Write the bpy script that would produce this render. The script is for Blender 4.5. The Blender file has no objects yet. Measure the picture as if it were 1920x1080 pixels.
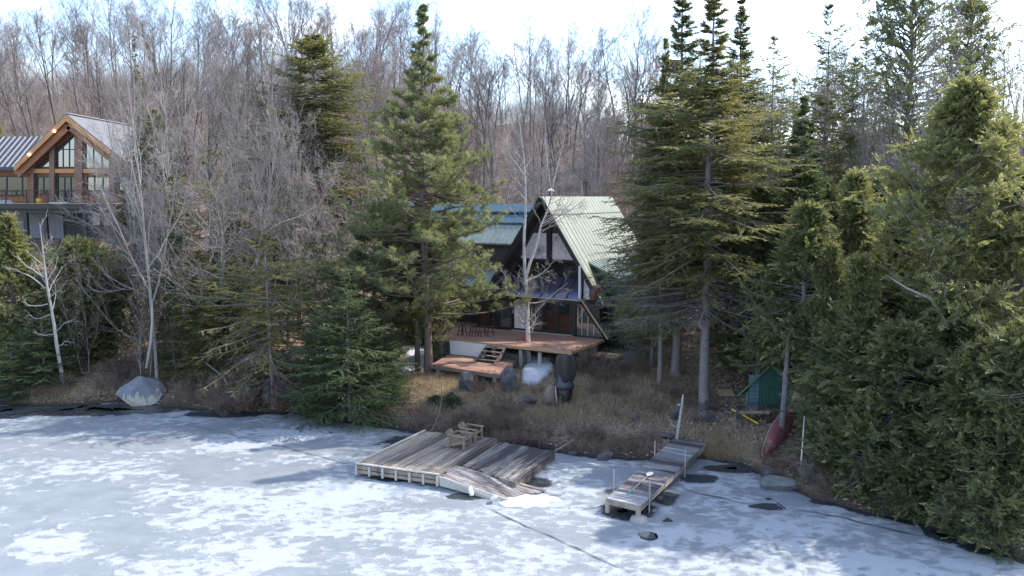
import bpy, math, random
import numpy as np
from mathutils import Vector, Matrix

random.seed(7)
SC = bpy.context.scene
COL = SC.collection
R_ = math.radians

# ------------------------------------------------------------------ camera
F_PX, CX, CY = 1500.0, 960.0, 540.0
CAM_Z = 11.0
PITCH = math.atan((540 - 370) / F_PX)
_F = np.array([0, math.cos(PITCH), -math.sin(PITCH)])
_U = np.array([0, math.sin(PITCH), math.cos(PITCH)])
_RT = np.array([1.0, 0, 0])
CAM = np.array([0, 0, CAM_Z])

def ray(px, py):
    return _F + _RT * ((px - CX) / F_PX) + _U * ((CY - py) / F_PX)
def at_z(px, py, z):
    d = ray(px, py); return CAM + d * ((z - CAM_Z) / d[2])
def at_y(px, py, Y):
    d = ray(px, py); return CAM + d * (Y / d[1])

cam_d = bpy.data.cameras.new("camera")
cam_o = bpy.data.objects.new("camera", cam_d); COL.objects.link(cam_o)
cam_d.sensor_width = 36; cam_d.lens = 36 * F_PX / 1920
cam_d.clip_start = 0.1; cam_d.clip_end = 3000
cam_o.location = (0, 0, CAM_Z); cam_o.rotation_euler = (math.pi / 2 - PITCH, 0, 0)
SC.camera = cam_o

# ------------------------------------------------------------------ tagging
def tag(o, label=None, cat=None, group=None, kind=None):
    if label: o["label"] = label
    if cat: o["category"] = cat
    if group: o["group"] = group
    if kind: o["kind"] = kind
    return o

def thing(name, label, cat, loc=(0, 0, 0), rz=0.0, group=None):
    o = bpy.data.objects.new(name, None); COL.objects.link(o)
    o.empty_display_size = 0.3
    o.location = loc; o.rotation_euler = (0, 0, rz)
    return tag(o, label, cat, group)

def kids(o):
    return [c for c in o.children]

def copy_tree(o, parent=None):
    c = o.copy(); COL.objects.link(c)
    if parent is not None: c.parent = parent
    for ch in kids(o): copy_tree(ch, c)
    return c

# ------------------------------------------------------------------ mesh
def mesh_np(name, V, faces_list, mat, parent=None, tint=None, smooth=False):
    """V (N,3); faces_list = list of integer arrays (M,k)."""
    me = bpy.data.meshes.new(name)
    V = np.asarray(V, dtype=np.float32)
    me.vertices.add(len(V)); me.vertices.foreach_set("co", V.ravel())
    loops = np.concatenate([f.ravel() for f in faces_list]).astype(np.int32)
    sizes = np.concatenate([np.full(len(f), f.shape[1], dtype=np.int32) for f in faces_list])
    starts = np.concatenate([[0], np.cumsum(sizes)[:-1]]).astype(np.int32)
    me.loops.add(len(loops)); me.loops.foreach_set("vertex_index", loops)
    me.polygons.add(len(sizes)); me.polygons.foreach_set("loop_start", starts)
    try: me.polygons.foreach_set("loop_total", sizes)
    except Exception: pass
    if smooth: me.polygons.foreach_set("use_smooth", np.ones(len(sizes), dtype=bool))
    me.update(calc_edges=True)
    if tint is not None:
        at = me.attributes.new("tint", 'FLOAT', 'FACE')
        at.data.foreach_set("value", np.asarray(tint, dtype=np.float32))
    me.materials.append(mat)
    o = bpy.data.objects.new(name, me); COL.objects.link(o)
    if parent is not None: o.parent = parent
    return o

class MB:
    """collects solids; build() links them as ONE object"""
    def __init__(s, seed=0):
        s.V = []; s.F = []; s.T = []; s.rng = random.Random(seed)
    def add(s, vs, fs, tint=None):
        b = len(s.V); s.V += [tuple(v) for v in vs]
        t = s.rng.random() if tint is None else tint
        for f in fs: s.F.append([i + b for i in f]); s.T.append(t)
    def hexa(s, lo, hi, tint=None):
        """lo, hi: 4 corners each, both counter-clockwise seen from hi side"""
        s.add(list(lo) + list(hi), [(3, 2, 1, 0), (4, 5, 6, 7), (0, 1, 5, 4), (1, 2, 6, 5), (2, 3, 7, 6), (3, 0, 4, 7)], tint)
    def box(s, x0, x1, y0, y1, z0, z1, tint=None):
        s.hexa([(x0, y0, z0), (x1, y0, z0), (x1, y1, z0), (x0, y1, z0)],
               [(x0, y0, z1), (x1, y0, z1), (x1, y1, z1), (x0, y1, z1)], tint)
    def slab(s, quad, th, tint=None):
        """top quad (ccw from above), thickness downwards along -z"""
        q = [np.array(p, float) for p in quad]
        s.hexa([p - (0, 0, th) for p in q], q, tint)
    def beam(s, p0, p1, w, h, up=(0, 0, 1), tint=None):
        p0 = np.array(p0, float); p1 = np.array(p1, float)
        d = p1 - p0; d /= np.linalg.norm(d)
        sd = np.cross(d, up)
        if np.linalg.norm(sd) < 1e-4: sd = np.cross(d, (1, 0, 0))
        sd /= np.linalg.norm(sd); u = np.cross(sd, d)
        def ring(p): return [p - sd * w / 2 - u * h / 2, p + sd * w / 2 - u * h / 2, p + sd * w / 2 + u * h / 2, p - sd * w / 2 + u * h / 2]
        a, b = ring(p0), ring(p1)
        s.add(a + b, [(0, 1, 2, 3), (7, 6, 5, 4), (0, 4, 5, 1), (1, 5, 6, 2), (2, 6, 7, 3), (3, 7, 4, 0)], tint)
    def tube(s, pts, rad, k=8, tint=None, cap=True):
        pts = [np.array(p, float) for p in pts]
        rad = rad if hasattr(rad, '__len__') else [rad] * len(pts)
        vs, fs = [], []
        ref = np.array([0.3, 0.2, 0.93])
        for i, p in enumerate(pts):
            d = pts[min(i + 1, len(pts) - 1)] - pts[max(i - 1, 0)]
            d /= np.linalg.norm(d) + 1e-9
            a = np.cross(d, ref)
            if np.linalg.norm(a) < 0.2: a = np.cross(d, (1, 0, 0))
            a /= np.linalg.norm(a); b = np.cross(d, a)
            for j in range(k):
                an = 2 * math.pi * j / k
                vs.append(p + rad[i] * (a * math.cos(an) + b * math.sin(an)))
        for i in range(len(pts) - 1):
            for j in range(k):
                j2 = (j + 1) % k
                fs.append((i * k + j, i * k + j2, (i + 1) * k + j2, (i + 1) * k + j))
        if cap:
            fs.append(tuple(reversed(range(k)))); fs.append(tuple(range((len(pts) - 1) * k, len(pts) * k)))
        s.add(vs, fs, tint)
    def lathe(s, c, prof, k=16, tint=None, wob=None):
        vs, fs = [], []
        for i, (r, z) in enumerate(prof):
            for j in range(k):
                an = 2 * math.pi * j / k
                rr = r * (1 + (wob(an, z) if wob else 0))
                vs.append((c[0] + rr * math.cos(an), c[1] + rr * math.sin(an), c[2] + z))
        n = len(prof)
        for i in range(n - 1):
            for j in range(k):
                j2 = (j + 1) % k
                fs.append((i * k + j, i * k + j2, (i + 1) * k + j2, (i + 1) * k + j))
        fs.append(tuple(reversed(range(k)))); fs.append(tuple(range((n - 1) * k, n * k)))
        s.add(vs, fs, tint)
    def prism(s, poly, off, tint=None):
        """poly: planar ccw 3d points; extruded by off"""
        n = len(poly); off = np.array(off, float)
        a = [np.array(p, float) for p in poly]; b = [p + off for p in a]
        fs = [tuple(range(n)), tuple(reversed(range(n, 2 * n)))]
        for i in range(n):
            j = (i + 1) % n
            fs.append((i, i + n, j + n, j))
        s.add(a + b, fs, tint)
    def build(s, name, mat, parent=None, origin=None, smooth=False, bevel=0, fix=True):
        me = bpy.data.meshes.new(name)
        V = np.array(s.V, float)
        if origin is not None: V = V - np.array(origin, float)
        else:
            q = parent
            while q is not None:
                if q.get("_world"): V = V - np.array(q["_world"][:], float); break
                q = q.parent
        me.from_pydata([tuple(v) for v in V], [], s.F)
        at = me.attributes.new("tint", 'FLOAT', 'FACE')
        at.data.foreach_set("value", np.array(s.T, dtype=np.float32))
        me.materials.append(mat)
        if fix:
            import bmesh
            bm = bmesh.new(); bm.from_mesh(me)
            bmesh.ops.recalc_face_normals(bm, faces=bm.faces); bm.to_mesh(me); bm.free()
        if smooth:
            me.polygons.foreach_set("use_smooth", np.ones(len(me.polygons), dtype=bool))
        me.update()
        o = bpy.data.objects.new(name, me); COL.objects.link(o)
        if parent is not None: o.parent = parent
        elif origin is not None: o.location = origin
        if bevel:
            m = o.modifiers.new("bevel", 'BEVEL'); m.width = bevel; m.segments = 2; m.limit_method = 'ANGLE'
        return o

def wthing(name, label, cat, loc, group=None):
    """thing whose part meshes are given in world coordinates"""
    o = thing(name, label, cat, tuple(float(c) for c in loc), 0.0, group)
    o["_world"] = [float(c) for c in loc]
    return o

# ------------------------------------------------------------------ smooth value noise (numpy)
_rs = np.random.RandomState(11)
_PERM = _rs.rand(256, 256)
def vnoise(x, y):
    x = np.asarray(x, float); y = np.asarray(y, float)
    xi = np.floor(x).astype(int); yi = np.floor(y).astype(int)
    fx = x - xi; fy = y - yi
    fx = fx * fx * (3 - 2 * fx); fy = fy * fy * (3 - 2 * fy)
    g = lambda a, b: _PERM[a % 256, b % 256]
    return ((g(xi, yi) * (1 - fx) + g(xi + 1, yi) * fx) * (1 - fy) + (g(xi, yi + 1) * (1 - fx) + g(xi + 1, yi + 1) * fx) * fy)
def fbm(x, y, o=4):
    v = 0; a = 0.5; t = 0
    for i in range(o):
        v = v + a * vnoise(np.asarray(x) * 2 ** i + 17.3 * i, np.asarray(y) * 2 ** i + 5.1 * i); t += a; a *= 0.5
    return v / t

# ------------------------------------------------------------------ terrain
SHORE_PX = [(-60, 752), (60, 760), (150, 758), (230, 752), (320, 762), (420, 772), (560, 776), (640, 790), (720, 800), (800, 812),
            (900, 826), (1000, 838), (1060, 848), (1130, 858), (1210, 862), (1300, 858), (1390, 868), (1440, 898), (1520, 932),
            (1620, 958), (1720, 980), (1800, 1004), (1880, 1034), (1960, 1075)]
_sp = np.array([at_z(px, py, 0.0)[:2] for px, py in SHORE_PX])
_sx = np.concatenate([[-200, -60], _sp[:, 0], [24, 40, 200]])
_sy = np.concatenate([[60, 44], _sp[:, 1], [17, 8, -40]])
def shore_y(x):
    x = np.asarray(x, float)
    return np.interp(x, _sx, _sy) + 0.55 * (fbm(x * 0.8, x * 0 + 3.7, 3) - 0.5)
_PD = np.array([-60, -1.5, -0.4, 0, 0.35, 0.9, 4, 8, 14, 22, 24, 34, 44, 60, 80, 120, 160, 300, 500], float)
_PL = np.array([-3, -.5, -.3, -0.05, .3, .5, 1.2, 2.6, 4.8, 7.7, 7.9, 10.2, 12.8, 17.0, 23, 31.5, 37.5, 45, 47], float)
_PC = np.array([-3, -.5, -.3, -0.05, .22, .38, .72, 1.05, 1.5, 2.3, 2.6, 5.2, 9.6, 13.2, 17, 24, 29.5, 38, 40], float)
_PR = np.array([-3, -.5, -.3, -0.05, .22, .38, .8, 1.2, 1.7, 2.4, 2.6, 3.8, 5.2, 7.5, 10, 14, 17, 22, 24], float)
def ground(x, y):
    x = np.asarray(x, float); y = np.asarray(y, float)
    d = y - shore_y(x)
    zl, zc, zr = (np.interp(d, _PD, p) for p in (_PL, _PC, _PR))
    wl = np.clip((-7 - x) / 14, 0, 1); wr = np.clip((x - 8) / 22, 0, 1)
    wl = wl * wl * (3 - 2 * wl); wr = wr * wr * (3 - 2 * wr)
    z = zc * (1 - wl - wr) + zl * wl + zr * wr
    amp = np.clip(d / 6, 0, 1)
    z = z + amp * 0.30 * (fbm(x * .35, y * .35, 4) - .5) + np.clip(d, 0, 1) * 0.10 * (fbm(x * 1.7, y * 1.7, 2) - .5)
    z = z + np.clip((d - 60) / 60, 0, 1) * 5 * (fbm(x * .02 + 9, y * .02, 2) - .5)
    return z
def gz(x, y): return float(ground(x, y))
def on_ground(px, py, z0=1.0):
    """world point where the ray meets the ground"""
    d = ray(px, py); t = 15.0
    for i in range(4000):
        p = CAM + d * t
        if p[2] <= gz(p[0], p[1]): return p
        t += 0.05
    return p
# ------------------------------------------------------------------ materials
def newmat(name):
    m = bpy.data.materials.new(name); m.use_nodes = True
    nt = m.node_tree
    for n in list(nt.nodes): nt.nodes.remove(n)
    out = nt.nodes.new("ShaderNodeOutputMaterial")
    return m, nt, out
def N(nt, typ, **kw):
    n = nt.nodes.new(typ)
    for k, v in kw.items():
        if k.startswith("i_"):
            key = k[2:]
            key = int(key) if key.isdigit() else key.replace("_", " ")
            n.inputs[key].default_value = v
        else: setattr(n, k, v)
    return n
def rgb(c): return (c[0], c[1], c[2], 1.0)
def L(nt, a, b): nt.links.new(a, b)
def mixc(nt, fac, a, b, typ='MIX'):
    n = N(nt, "ShaderNodeMix", data_type='RGBA', blend_type=typ)
    if hasattr(fac, "is_linked"): L(nt, fac, n.inputs[0])
    else: n.inputs[0].default_value = fac
    for v, i in ((a, 6), (b, 7)):
        if hasattr(v, "is_linked"): L(nt, v, n.inputs[i])
        else: n.inputs[i].default_value = rgb(v)
    return n.outputs[2]
def math_(nt, op, a, b=None, clamp=False):
    n = N(nt, "ShaderNodeMath", operation=op, use_clamp=clamp)
    for v, i in ((a, 0), (b, 1)):
        if v is None: continue
        if hasattr(v, "is_linked"): L(nt, v, n.inputs[i])
        else: n.inputs[i].default_value = v
    return n.outputs[0]
def ramp(nt, fac, stops):
    n = N(nt, "ShaderNodeValToRGB"); e = n.color_ramp.elements
    while len(e) < len(stops): e.new(0.5)
    for el, (p, c) in zip(e, stops):
        el.position = p; el.color = rgb(c) if hasattr(c, "__len__") else (c, c, c, 1)
    L(nt, fac, n.inputs[0]); return n.outputs[0]
def coords(nt, scale=(1, 1, 1), world=False, rot=(0, 0, 0)):
    mp = N(nt, "ShaderNodeMapping"); mp.inputs["Scale"].default_value = scale; mp.inputs["Rotation"].default_value = rot
    if world: L(nt, N(nt, "ShaderNodeNewGeometry").outputs["Position"], mp.inputs[0])
    else: L(nt, N(nt, "ShaderNodeTexCoord").outputs["Object"], mp.inputs[0])
    return mp.outputs[0]
def noise(nt, vec, scale, detail=5, rough=.55, dist=0):
    n = N(nt, "ShaderNodeTexNoise"); n.inputs["Scale"].default_value = scale
    n.inputs["Detail"].default_value = detail; n.inputs["Roughness"].default_value = rough
    n.inputs["Distortion"].default_value = dist
    L(nt, vec, n.inputs["Vector"]); return n.outputs["Fac"]
def bump(nt, h, strength=.4, dist=.02):
    b = N(nt, "ShaderNodeBump"); b.inputs["Strength"].default_value = strength; b.inputs["Distance"].default_value = dist
    L(nt, h, b.inputs["Height"]); return b.outputs[0]
def principled(nt, out, col, rough=.7, metal=0, normal=None, spec=None, coat=0):
    p = N(nt, "ShaderNodeBsdfPrincipled")
    if hasattr(col, "is_linked"): L(nt, col, p.inputs["Base Color"])
    else: p.inputs["Base Color"].default_value = rgb(col)
    if hasattr(rough, "is_linked"): L(nt, rough, p.inputs["Roughness"])
    else: p.inputs["Roughness"].default_value = rough
    p.inputs["Metallic"].default_value = metal
    if spec is not None: p.inputs["Specular IOR Level"].default_value = spec
    if coat: p.inputs["Coat Weight"].default_value = coat
    if normal is not None: L(nt, normal, p.inputs["Normal"])
    if out is not None: L(nt, p.outputs[0], out.inputs[0])
    return p
def tint_attr(nt):
    return N(nt, "ShaderNodeAttribute", attribute_name="tint").outputs["Fac"]

def m_plain(name, c1, c2, scale=3.0, rough=.75, metal=0, stretch=(1, 1, 1), bstr=.3, bdist=.01, tintw=.35, spec=None, world=False, dark=None, darkth=.62, grain=None):
    """two-tone noise material with per-piece tint"""
    m, nt, out = newmat(name)
    v = coords(nt, stretch, world)
    if grain is not None:                      # long grain along a direction in the plan
        m1 = coords(nt, (1, 1, 1), world, (0, 0, -R_(grain))); m2 = N(nt, "ShaderNodeMapping"); m2.inputs["Scale"].default_value = (.22, 2.0, 1)
        L(nt, m1, m2.inputs[0]); v = m2.outputs[0]
    n1 = noise(nt, v, scale, 6, .6)
    f = math_(nt, 'ADD', math_(nt, 'MULTIPLY', math_(nt, 'SUBTRACT', n1, .5), 1.7), .5, True)
    f = math_(nt, 'ADD', math_(nt, 'MULTIPLY', f, 1 - tintw), math_(nt, 'MULTIPLY', tint_attr(nt), tintw), True)
    col = mixc(nt, f, c1, c2)
    if dark is not None:
        n2 = noise(nt, v, scale * .37, 5, .65)
        dk = ramp(nt, n2, [(darkth - .12, 0.0), (darkth + .06, 1.0)])
        col = mixc(nt, dk, col, dark)
    nb = bump(nt, n1, bstr, bdist) if bstr else None
    principled(nt, out, col, rough, metal, nb, spec)
    return m

def m_leaf(name, c1, c2, trans=.35, rough=.55, objvar=.25, c3=None):
    """foliage: tint mixes two greens, object random shifts, translucent back light"""
    m, nt, out = newmat(name)
    oi = N(nt, "ShaderNodeObjectInfo").outputs["Random"]
    t = tint_attr(nt)
    f = math_(nt, 'ADD', math_(nt, 'MULTIPLY', t, 1 - objvar), math_(nt, 'MULTIPLY', oi, objvar), True)
    col = mixc(nt, f, c1, c2)
    if c3 is not None:
        g = ramp(nt, t, [(.66, 0.0), (.90, 1.0)])
        col = mixc(nt, g, col, c3)
    p = principled(nt, None, col, rough, 0, None, .3)
    tr = N(nt, "ShaderNodeBsdfTranslucent"); L(nt, mixc(nt, .5, col, (c2[0] * 1.3, c2[1] * 1.25, c2[2] * .7)), tr.inputs[0])
    mx = N(nt, "ShaderNodeMixShader"); mx.inputs[0].default_value = trans
    L(nt, p.outputs[0], mx.inputs[1]); L(nt, tr.outputs[0], mx.inputs[2]); L(nt, mx.outputs[0], out.inputs[0])
    return m

M = {}
M['spruce'] = m_leaf('needles spruce', (.068, .086, .044), (.220, .225, .105), .48)
M['olive'] = m_leaf('needles olive spruce', (.080, .092, .042), (.270, .258, .110), .48)
M['fir'] = m_leaf('needles fir', (.044, .074, .036), (.150, .190, .085), .38)
M['pine'] = m_leaf('needles pine', (.105, .132, .076), (.285, .305, .155), .50)
M['cedar'] = m_leaf('sprays cedar', (.088, .112, .050), (.285, .285, .125), .48, c3=(.46, .43, .24))
M['cedar_dark'] = m_leaf('sprays dark cedar', (.060, .084, .040), (.195, .205, .090), .44, c3=(.38, .37, .18))
M['rust'] = m_leaf('leaves rust', (.15, .05, .04), (.30, .12, .085), .4)
M['tanleaf'] = m_leaf('leaves tan', (.30, .20, .10), (.52, .38, .20), .4)
M['litter'] = m_leaf('fallen leaves', (.14, .105, .084), (.54, .42, .315), .15)
M['grass'] = m_leaf('dry grass', (.21, .162, .115), (.56, .45, .325), .30, objvar=0)
M['hillbrush'] = m_leaf('hillside twigs', (.14, .112, .10), (.33, .275, .25), .0, .8, objvar=0)
M['brush'] = m_leaf('brush twigs', (.135, .098, .078), (.40, .31, .25), .0, .8, objvar=.3)

def m_bark(name, c1, c2, sc=6, stretch=(1, 1, .25), objvar=.3, dark=None):
    m, nt, out = newmat(name)
    v = coords(nt, stretch)
    n1 = noise(nt, v, sc, 5, .65)
    oi = N(nt, "ShaderNodeObjectInfo").outputs["Random"]
    f = math_(nt, 'ADD', math_(nt, 'MULTIPLY', n1, 1 - objvar), math_(nt, 'MULTIPLY', oi, objvar), True)
    col = mixc(nt, ramp(nt, f, [(.25, 0.0), (.75, 1.0)]), c1, c2)
    if dark is not None:
        v2 = coords(nt, (1, 1, 2.2)); n2 = noise(nt, v2, 7, 4, .6)
        col = mixc(nt, ramp(nt, n2, [(.60, 0.0), (.66, 1.0)]), col, dark)
    principled(nt, out, col, .85, 0, bump(nt, n1, .5, .02), .2)
    return m
M['bark'] = m_bark('bark grey', (.10, .088, .083), (.25, .225, .215))
M['bark_far'] = m_bark('bark far', (.060, .053, .051), (.145, .128, .122), 3)
M['bark_light'] = m_bark('bark pale grey', (.13, .12, .115), (.31, .285, .27))
M['bark_pine'] = m_bark('bark pine', (.11, .085, .075), (.23, .175, .15))
M['bark_fir'] = m_bark('bark conifer', (.12, .108, .11), (.27, .245, .25), dark=(.060, .052, .052))
M['birch'] = m_bark('bark birch', (.36, .335, .32), (.62, .59, .565), 5, (1, 1, 1.5), .1, dark=(.10, .09, .085))
M['twig'] = m_bark('twigs mauve', (.136, .113, .107), (.285, .242, .228), 1.0, (1, 1, 1), .8)
M['twig_light'] = m_bark('twigs pale', (.155, .136, .130), (.33, .295, .28), 1.0, (1, 1, 1), .7)
M['deadtwig'] = m_bark('dead branches', (.14, .125, .13), (.30, .27, .275), 2.0, (1, 1, 1), .5)
M['deadwood'] = m_bark('bleached wood', (.26, .25, .24), (.48, .46, .44), 5)

# ground
def ground_mat():
    m, nt, out = newmat('leaf litter ground')
    v = coords(nt, (1, 1, 1), True)
    a = noise(nt, v, .35, 4, .6); b = noise(nt, v, 2.3, 6, .65); c = noise(nt, v, 14, 4, .7)
    fine = ramp(nt, c, [(.33, 0.0), (.68, 1.0)])
    lit = mixc(nt, fine, (.095, .070, .058), (.33, .245, .185))
    gr = mixc(nt, fine, (.22, .172, .128), (.50, .405, .30))
    g = N(nt, "ShaderNodeAttribute", attribute_name="grass").outputs["Fac"]
    gm = math_(nt, 'ADD', g, math_(nt, 'MULTIPLY', math_(nt, 'SUBTRACT', b, .5), 1.4))
    gm = ramp(nt, gm, [(.35, 0.0), (.75, 1.0)])
    col = mixc(nt, gm, lit, gr)
    moss = ramp(nt, a, [(.62, 0.0), (.72, .45)])
    col = mixc(nt, moss, col, (.075, .082, .035))
    w = N(nt, "ShaderNodeAttribute", attribute_name="wet").outputs["Fac"]
    col = mixc(nt, w, col, (.030, .026, .022))
    hb = math_(nt, 'ADD', math_(nt, 'MULTIPLY', b, .6), math_(nt, 'MULTIPLY', c, .4))
    principled(nt, out, col, .92, 0, bump(nt, hb, .9, .12), .15)
    return m
M['ground'] = ground_mat()

def ice_mat():
    m, nt, out = newmat('lake ice')
    v = coords(nt, (1, 1, 1), True)
    s = N(nt, "ShaderNodeAttribute", attribute_name="snow").outputs["Fac"]
    melt_shade = N(nt, "ShaderNodeAttribute", attribute_name="melt_shade").outputs["Fac"]
    v2 = coords(nt, (.8, 1.15, 1), True, (0, 0, .25))
    n1 = noise(nt, v2, .42, 6, .62, .4); n2 = noise(nt, v2, 2.6, 5, .65, .6); n3 = noise(nt, v, 11, 4, .7)
    f = math_(nt, 'ADD', s, math_(nt, 'MULTIPLY', math_(nt, 'SUBTRACT', n1, .5), 1.5))
    f = math_(nt, 'ADD', f, math_(nt, 'MULTIPLY', math_(nt, 'SUBTRACT', n2, .5), 1.25))
    f = math_(nt, 'ADD', f, math_(nt, 'MULTIPLY', math_(nt, 'SUBTRACT', n3, .5), .40))
    vl = N(nt, "ShaderNodeTexVoronoi", feature='SMOOTH_F1'); vl.inputs["Scale"].default_value = 2.3; vl.inputs["Smoothness"].default_value = .35; L(nt, v2, vl.inputs["Vector"])
    f = math_(nt, 'ADD', f, math_(nt, 'MULTIPLY', math_(nt, 'SUBTRACT', vl.outputs["Distance"], .42), .42))
    snow = ramp(nt, f, [(.40, 0.0), (.60, 1.0)])
    # melt dimples
    vo = N(nt, "ShaderNodeTexVoronoi", feature='F1'); vo.inputs["Scale"].default_value = 1.9; vo.inputs["Randomness"].default_value = 1
    wv = N(nt, "ShaderNodeVectorMath", operation='ADD')
    nz = N(nt, "ShaderNodeTexNoise"); nz.inputs["Scale"].default_value = 3.1; L(nt, v, nz.inputs["Vector"])
    sc_ = N(nt, "ShaderNodeVectorMath", operation='SCALE'); sc_.inputs["Scale"].default_value = .25
    L(nt, nz.outputs["Color"], sc_.inputs[0]); L(nt, v, wv.inputs[0]); L(nt, sc_.outputs[0], wv.inputs[1]); L(nt, wv.outputs[0], vo.inputs["Vector"])
    spot = ramp(nt, vo.outputs["Distance"], [(.09, 1.0), (.22, 0.0)])
    sel = N(nt, "ShaderNodeSeparateColor"); L(nt, vo.outputs["Color"], sel.inputs[0])
    keep = ramp(nt, sel.outputs[0], [(.52, 0.0), (.60, 1.0)])
    spot = math_(nt, 'MULTIPLY', math_(nt, 'MULTIPLY', spot, keep), .8)
    snow = math_(nt, 'MULTIPLY', snow, math_(nt, 'SUBTRACT', 1.0, spot), True)
    greyf = noise(nt, v2, .9, 5, .6)
    ice = mixc(nt, ramp(nt, greyf, [(.3, 0.0), (.7, 1.0)]), (.178, .200, .222), (.245, .264, .283))
    col = mixc(nt, snow, ice, (.33, .355, .380))
    mf = math_(nt, 'ADD', melt_shade, math_(nt, 'MULTIPLY', math_(nt, 'SUBTRACT', n2, .5), .8))
    mf = ramp(nt, mf, [(.34, 0.0), (.46, 1.0)])
    col = mixc(nt, mf, col, (.034, .041, .048))
    rgh = math_(nt, 'ADD', math_(nt, 'MULTIPLY', snow, .35), .42)
    rgh = math_(nt, 'SUBTRACT', rgh, math_(nt, 'MULTIPLY', mf, .25), True)
    hb = math_(nt, 'ADD', math_(nt, 'MULTIPLY', snow, .6), math_(nt, 'MULTIPLY', n3, .35))
    principled(nt, out, col, rgh, 0, bump(nt, hb, .6, .05), .35)
    return m
M['ice'] = ice_mat()
def water_mat():
    m, nt, out = newmat('dark water')
    v = coords(nt, (1, 1, 1), True)
    principled(nt, out, (.010, .012, .012), .08, 0, bump(nt, noise(nt, v, 2.5, 3), .08, .02), .5)
    return m
M['water'] = water_mat()
M['snow'] = m_plain('old snow', (.42, .455, .51), (.60, .63, .67), 3, .7, bstr=.7, bdist=.05, tintw=0)
M['rock'] = m_plain('grey rock', (.035, .035, .041), (.17, .163, .172), 5.5, .9, bstr=1.0, bdist=.05, tintw=.1, dark=(.045, .045, .05), darkth=.55)
M['lichenrock'] = m_plain('lichened rock', (.06, .065, .07), (.16, .165, .17), 3, .85, bstr=.8, bdist=.05, tintw=.1, dark=(.30, .32, .30), darkth=.74)
def boulder_mat():
    m, nt, out = newmat('stained boulder')
    v = coords(nt); v2 = coords(nt, (2.2, 2.2, .35))
    n1 = noise(nt, v, 2.2, 6, .6); n2 = noise(nt, v2, 1.6, 8, .72)
    z = N(nt, "ShaderNodeSeparateXYZ"); L(nt, N(nt, "ShaderNodeTexCoord").outputs["Object"], z.inputs[0])
    f = math_(nt, 'ADD', math_(nt, 'MULTIPLY', z.outputs[2], .75), math_(nt, 'MULTIPLY', math_(nt, 'SUBTRACT', n2, .5), 2.2))
    top = ramp(nt, f, [(.0, 0.0), (.10, 1.0)])
    pale = mixc(nt, n1, (.30, .275, .24), (.52, .485, .43)); n5 = noise(nt, v, 7, 6, .7); dk = mixc(nt, n5, (.06, .07, .085), (.26, .275, .31))
    principled(nt, out, mixc(nt, top, pale, dk), .85, 0, bump(nt, n1, .6, .05))
    return m
M['boulder'] = boulder_mat()
# built things
M['dockwood'] = m_plain('weathered dock boards', (.165, .128, .10), (.43, .36, .29), 2.4, .85, stretch=(1, 1, 1), bstr=.5, tintw=.55, dark=(.085, .072, .065), darkth=.58, grain=64)
M['dockwood_dark'] = m_plain('dark weathered boards', (.14, .122, .11), (.42, .385, .35), 3.0, .85, bstr=.5, tintw=.60, dark=(.055, .046, .046), darkth=.50, grain=64)
M['dockwood_mauve'] = m_plain('mossy grey boards', (.13, .12, .125), (.50, .485, .50), 2.0, .85, bstr=.5, tintw=.65, dark=(.055, .046, .052), darkth=.53, grain=-30)
M['gangwood'] = m_plain('gangway planks', (.15, .125, .12), (.46, .42, .40), 2.4, .85, bstr=.5, tintw=.5, dark=(.06, .048, .05), darkth=.54, grain=-50)
M['chairwood'] = m_plain('bare chair wood', (.15, .105, .075), (.31, .235, .175), 5, .8, tintw=.5)
M['deckred'] = m_plain('red brown deck boards', (.22, .115, .085), (.42, .245, .175), 1.6, .75, tintw=.5, dark=(.17, .10, .085), darkth=.63)
M['stairwood'] = m_plain('stair boards', (.12, .09, .075), (.26, .20, .165), 4, .8)
M['darkwall'] = m_plain('dark stained cladding', (.032, .028, .030), (.085, .074, .074), 4, .75, stretch=(1, 1, .2))
M['frame'] = m_plain('black frames', (.012, .012, .014), (.03, .028, .03), 6, .5, bstr=0)
M['trim'] = m_plain('pale trim', (.34, .31, .27), (.52, .49, .44), 6, .6, bstr=.1)
def m_roof(name, c1, c2, axis='x', rough=.35, metal=0.0):
    m, nt, out = newmat(name)
    v = coords(nt); n1 = noise(nt, v, 1.3, 5, .6); v2 = coords(nt, (2.5, 2.5, .3)); n2 = noise(nt, v2, 1.5, 4, .6)
    f = math_(nt, 'ADD', math_(nt, 'MULTIPLY', n1, .5), math_(nt, 'MULTIPLY', n2, .5))
    col = mixc(nt, ramp(nt, f, [(.35, 0.0), (.65, 1.0)]), c1, c2)
    n3 = noise(nt, v, 4.0, 5, .7); col = mixc(nt, ramp(nt, n3, [(.58, 0.0), (.72, .55)]), col, (c1[0] * .55, c1[1] * .5, c1[2] * .45))
    principled(nt, out, col, rough, metal, None, .6)
    return m
M['roofgreen'] = m_roof('pale green metal roof', (.118, .148, .108), (.170, .200, .152), rough=.5)
M['roofdkgreen'] = m_roof('dark green panel', (.008, .026, .023), (.014, .042, .036))
M['roofblue'] = m_roof('blue green metal roof', (.034, .088, .128), (.058, .132, .17), rough=.36)
M['roofpale'] = m_roof('sky-sheen teal metal roof', (.15, .195, .175), (.235, .28, .245), rough=.42)  # paler copy of the blue green roof, sky reflection put into the colour
M['roofcharcoal'] = m_plain('charcoal ribbed roof', (.012, .014, .028), (.035, .038, .06), 3, .4, bstr=0)
M['roofrib'] = m_plain('bright roof ribs', (.22, .225, .25), (.34, .345, .37), 3, .4, bstr=0)
M['roofgrey'] = m_plain('grey shingle roof', (.10, .103, .112), (.175, .178, .19), 5, .7, stretch=(1, 1, 3), bstr=.5)
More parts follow.
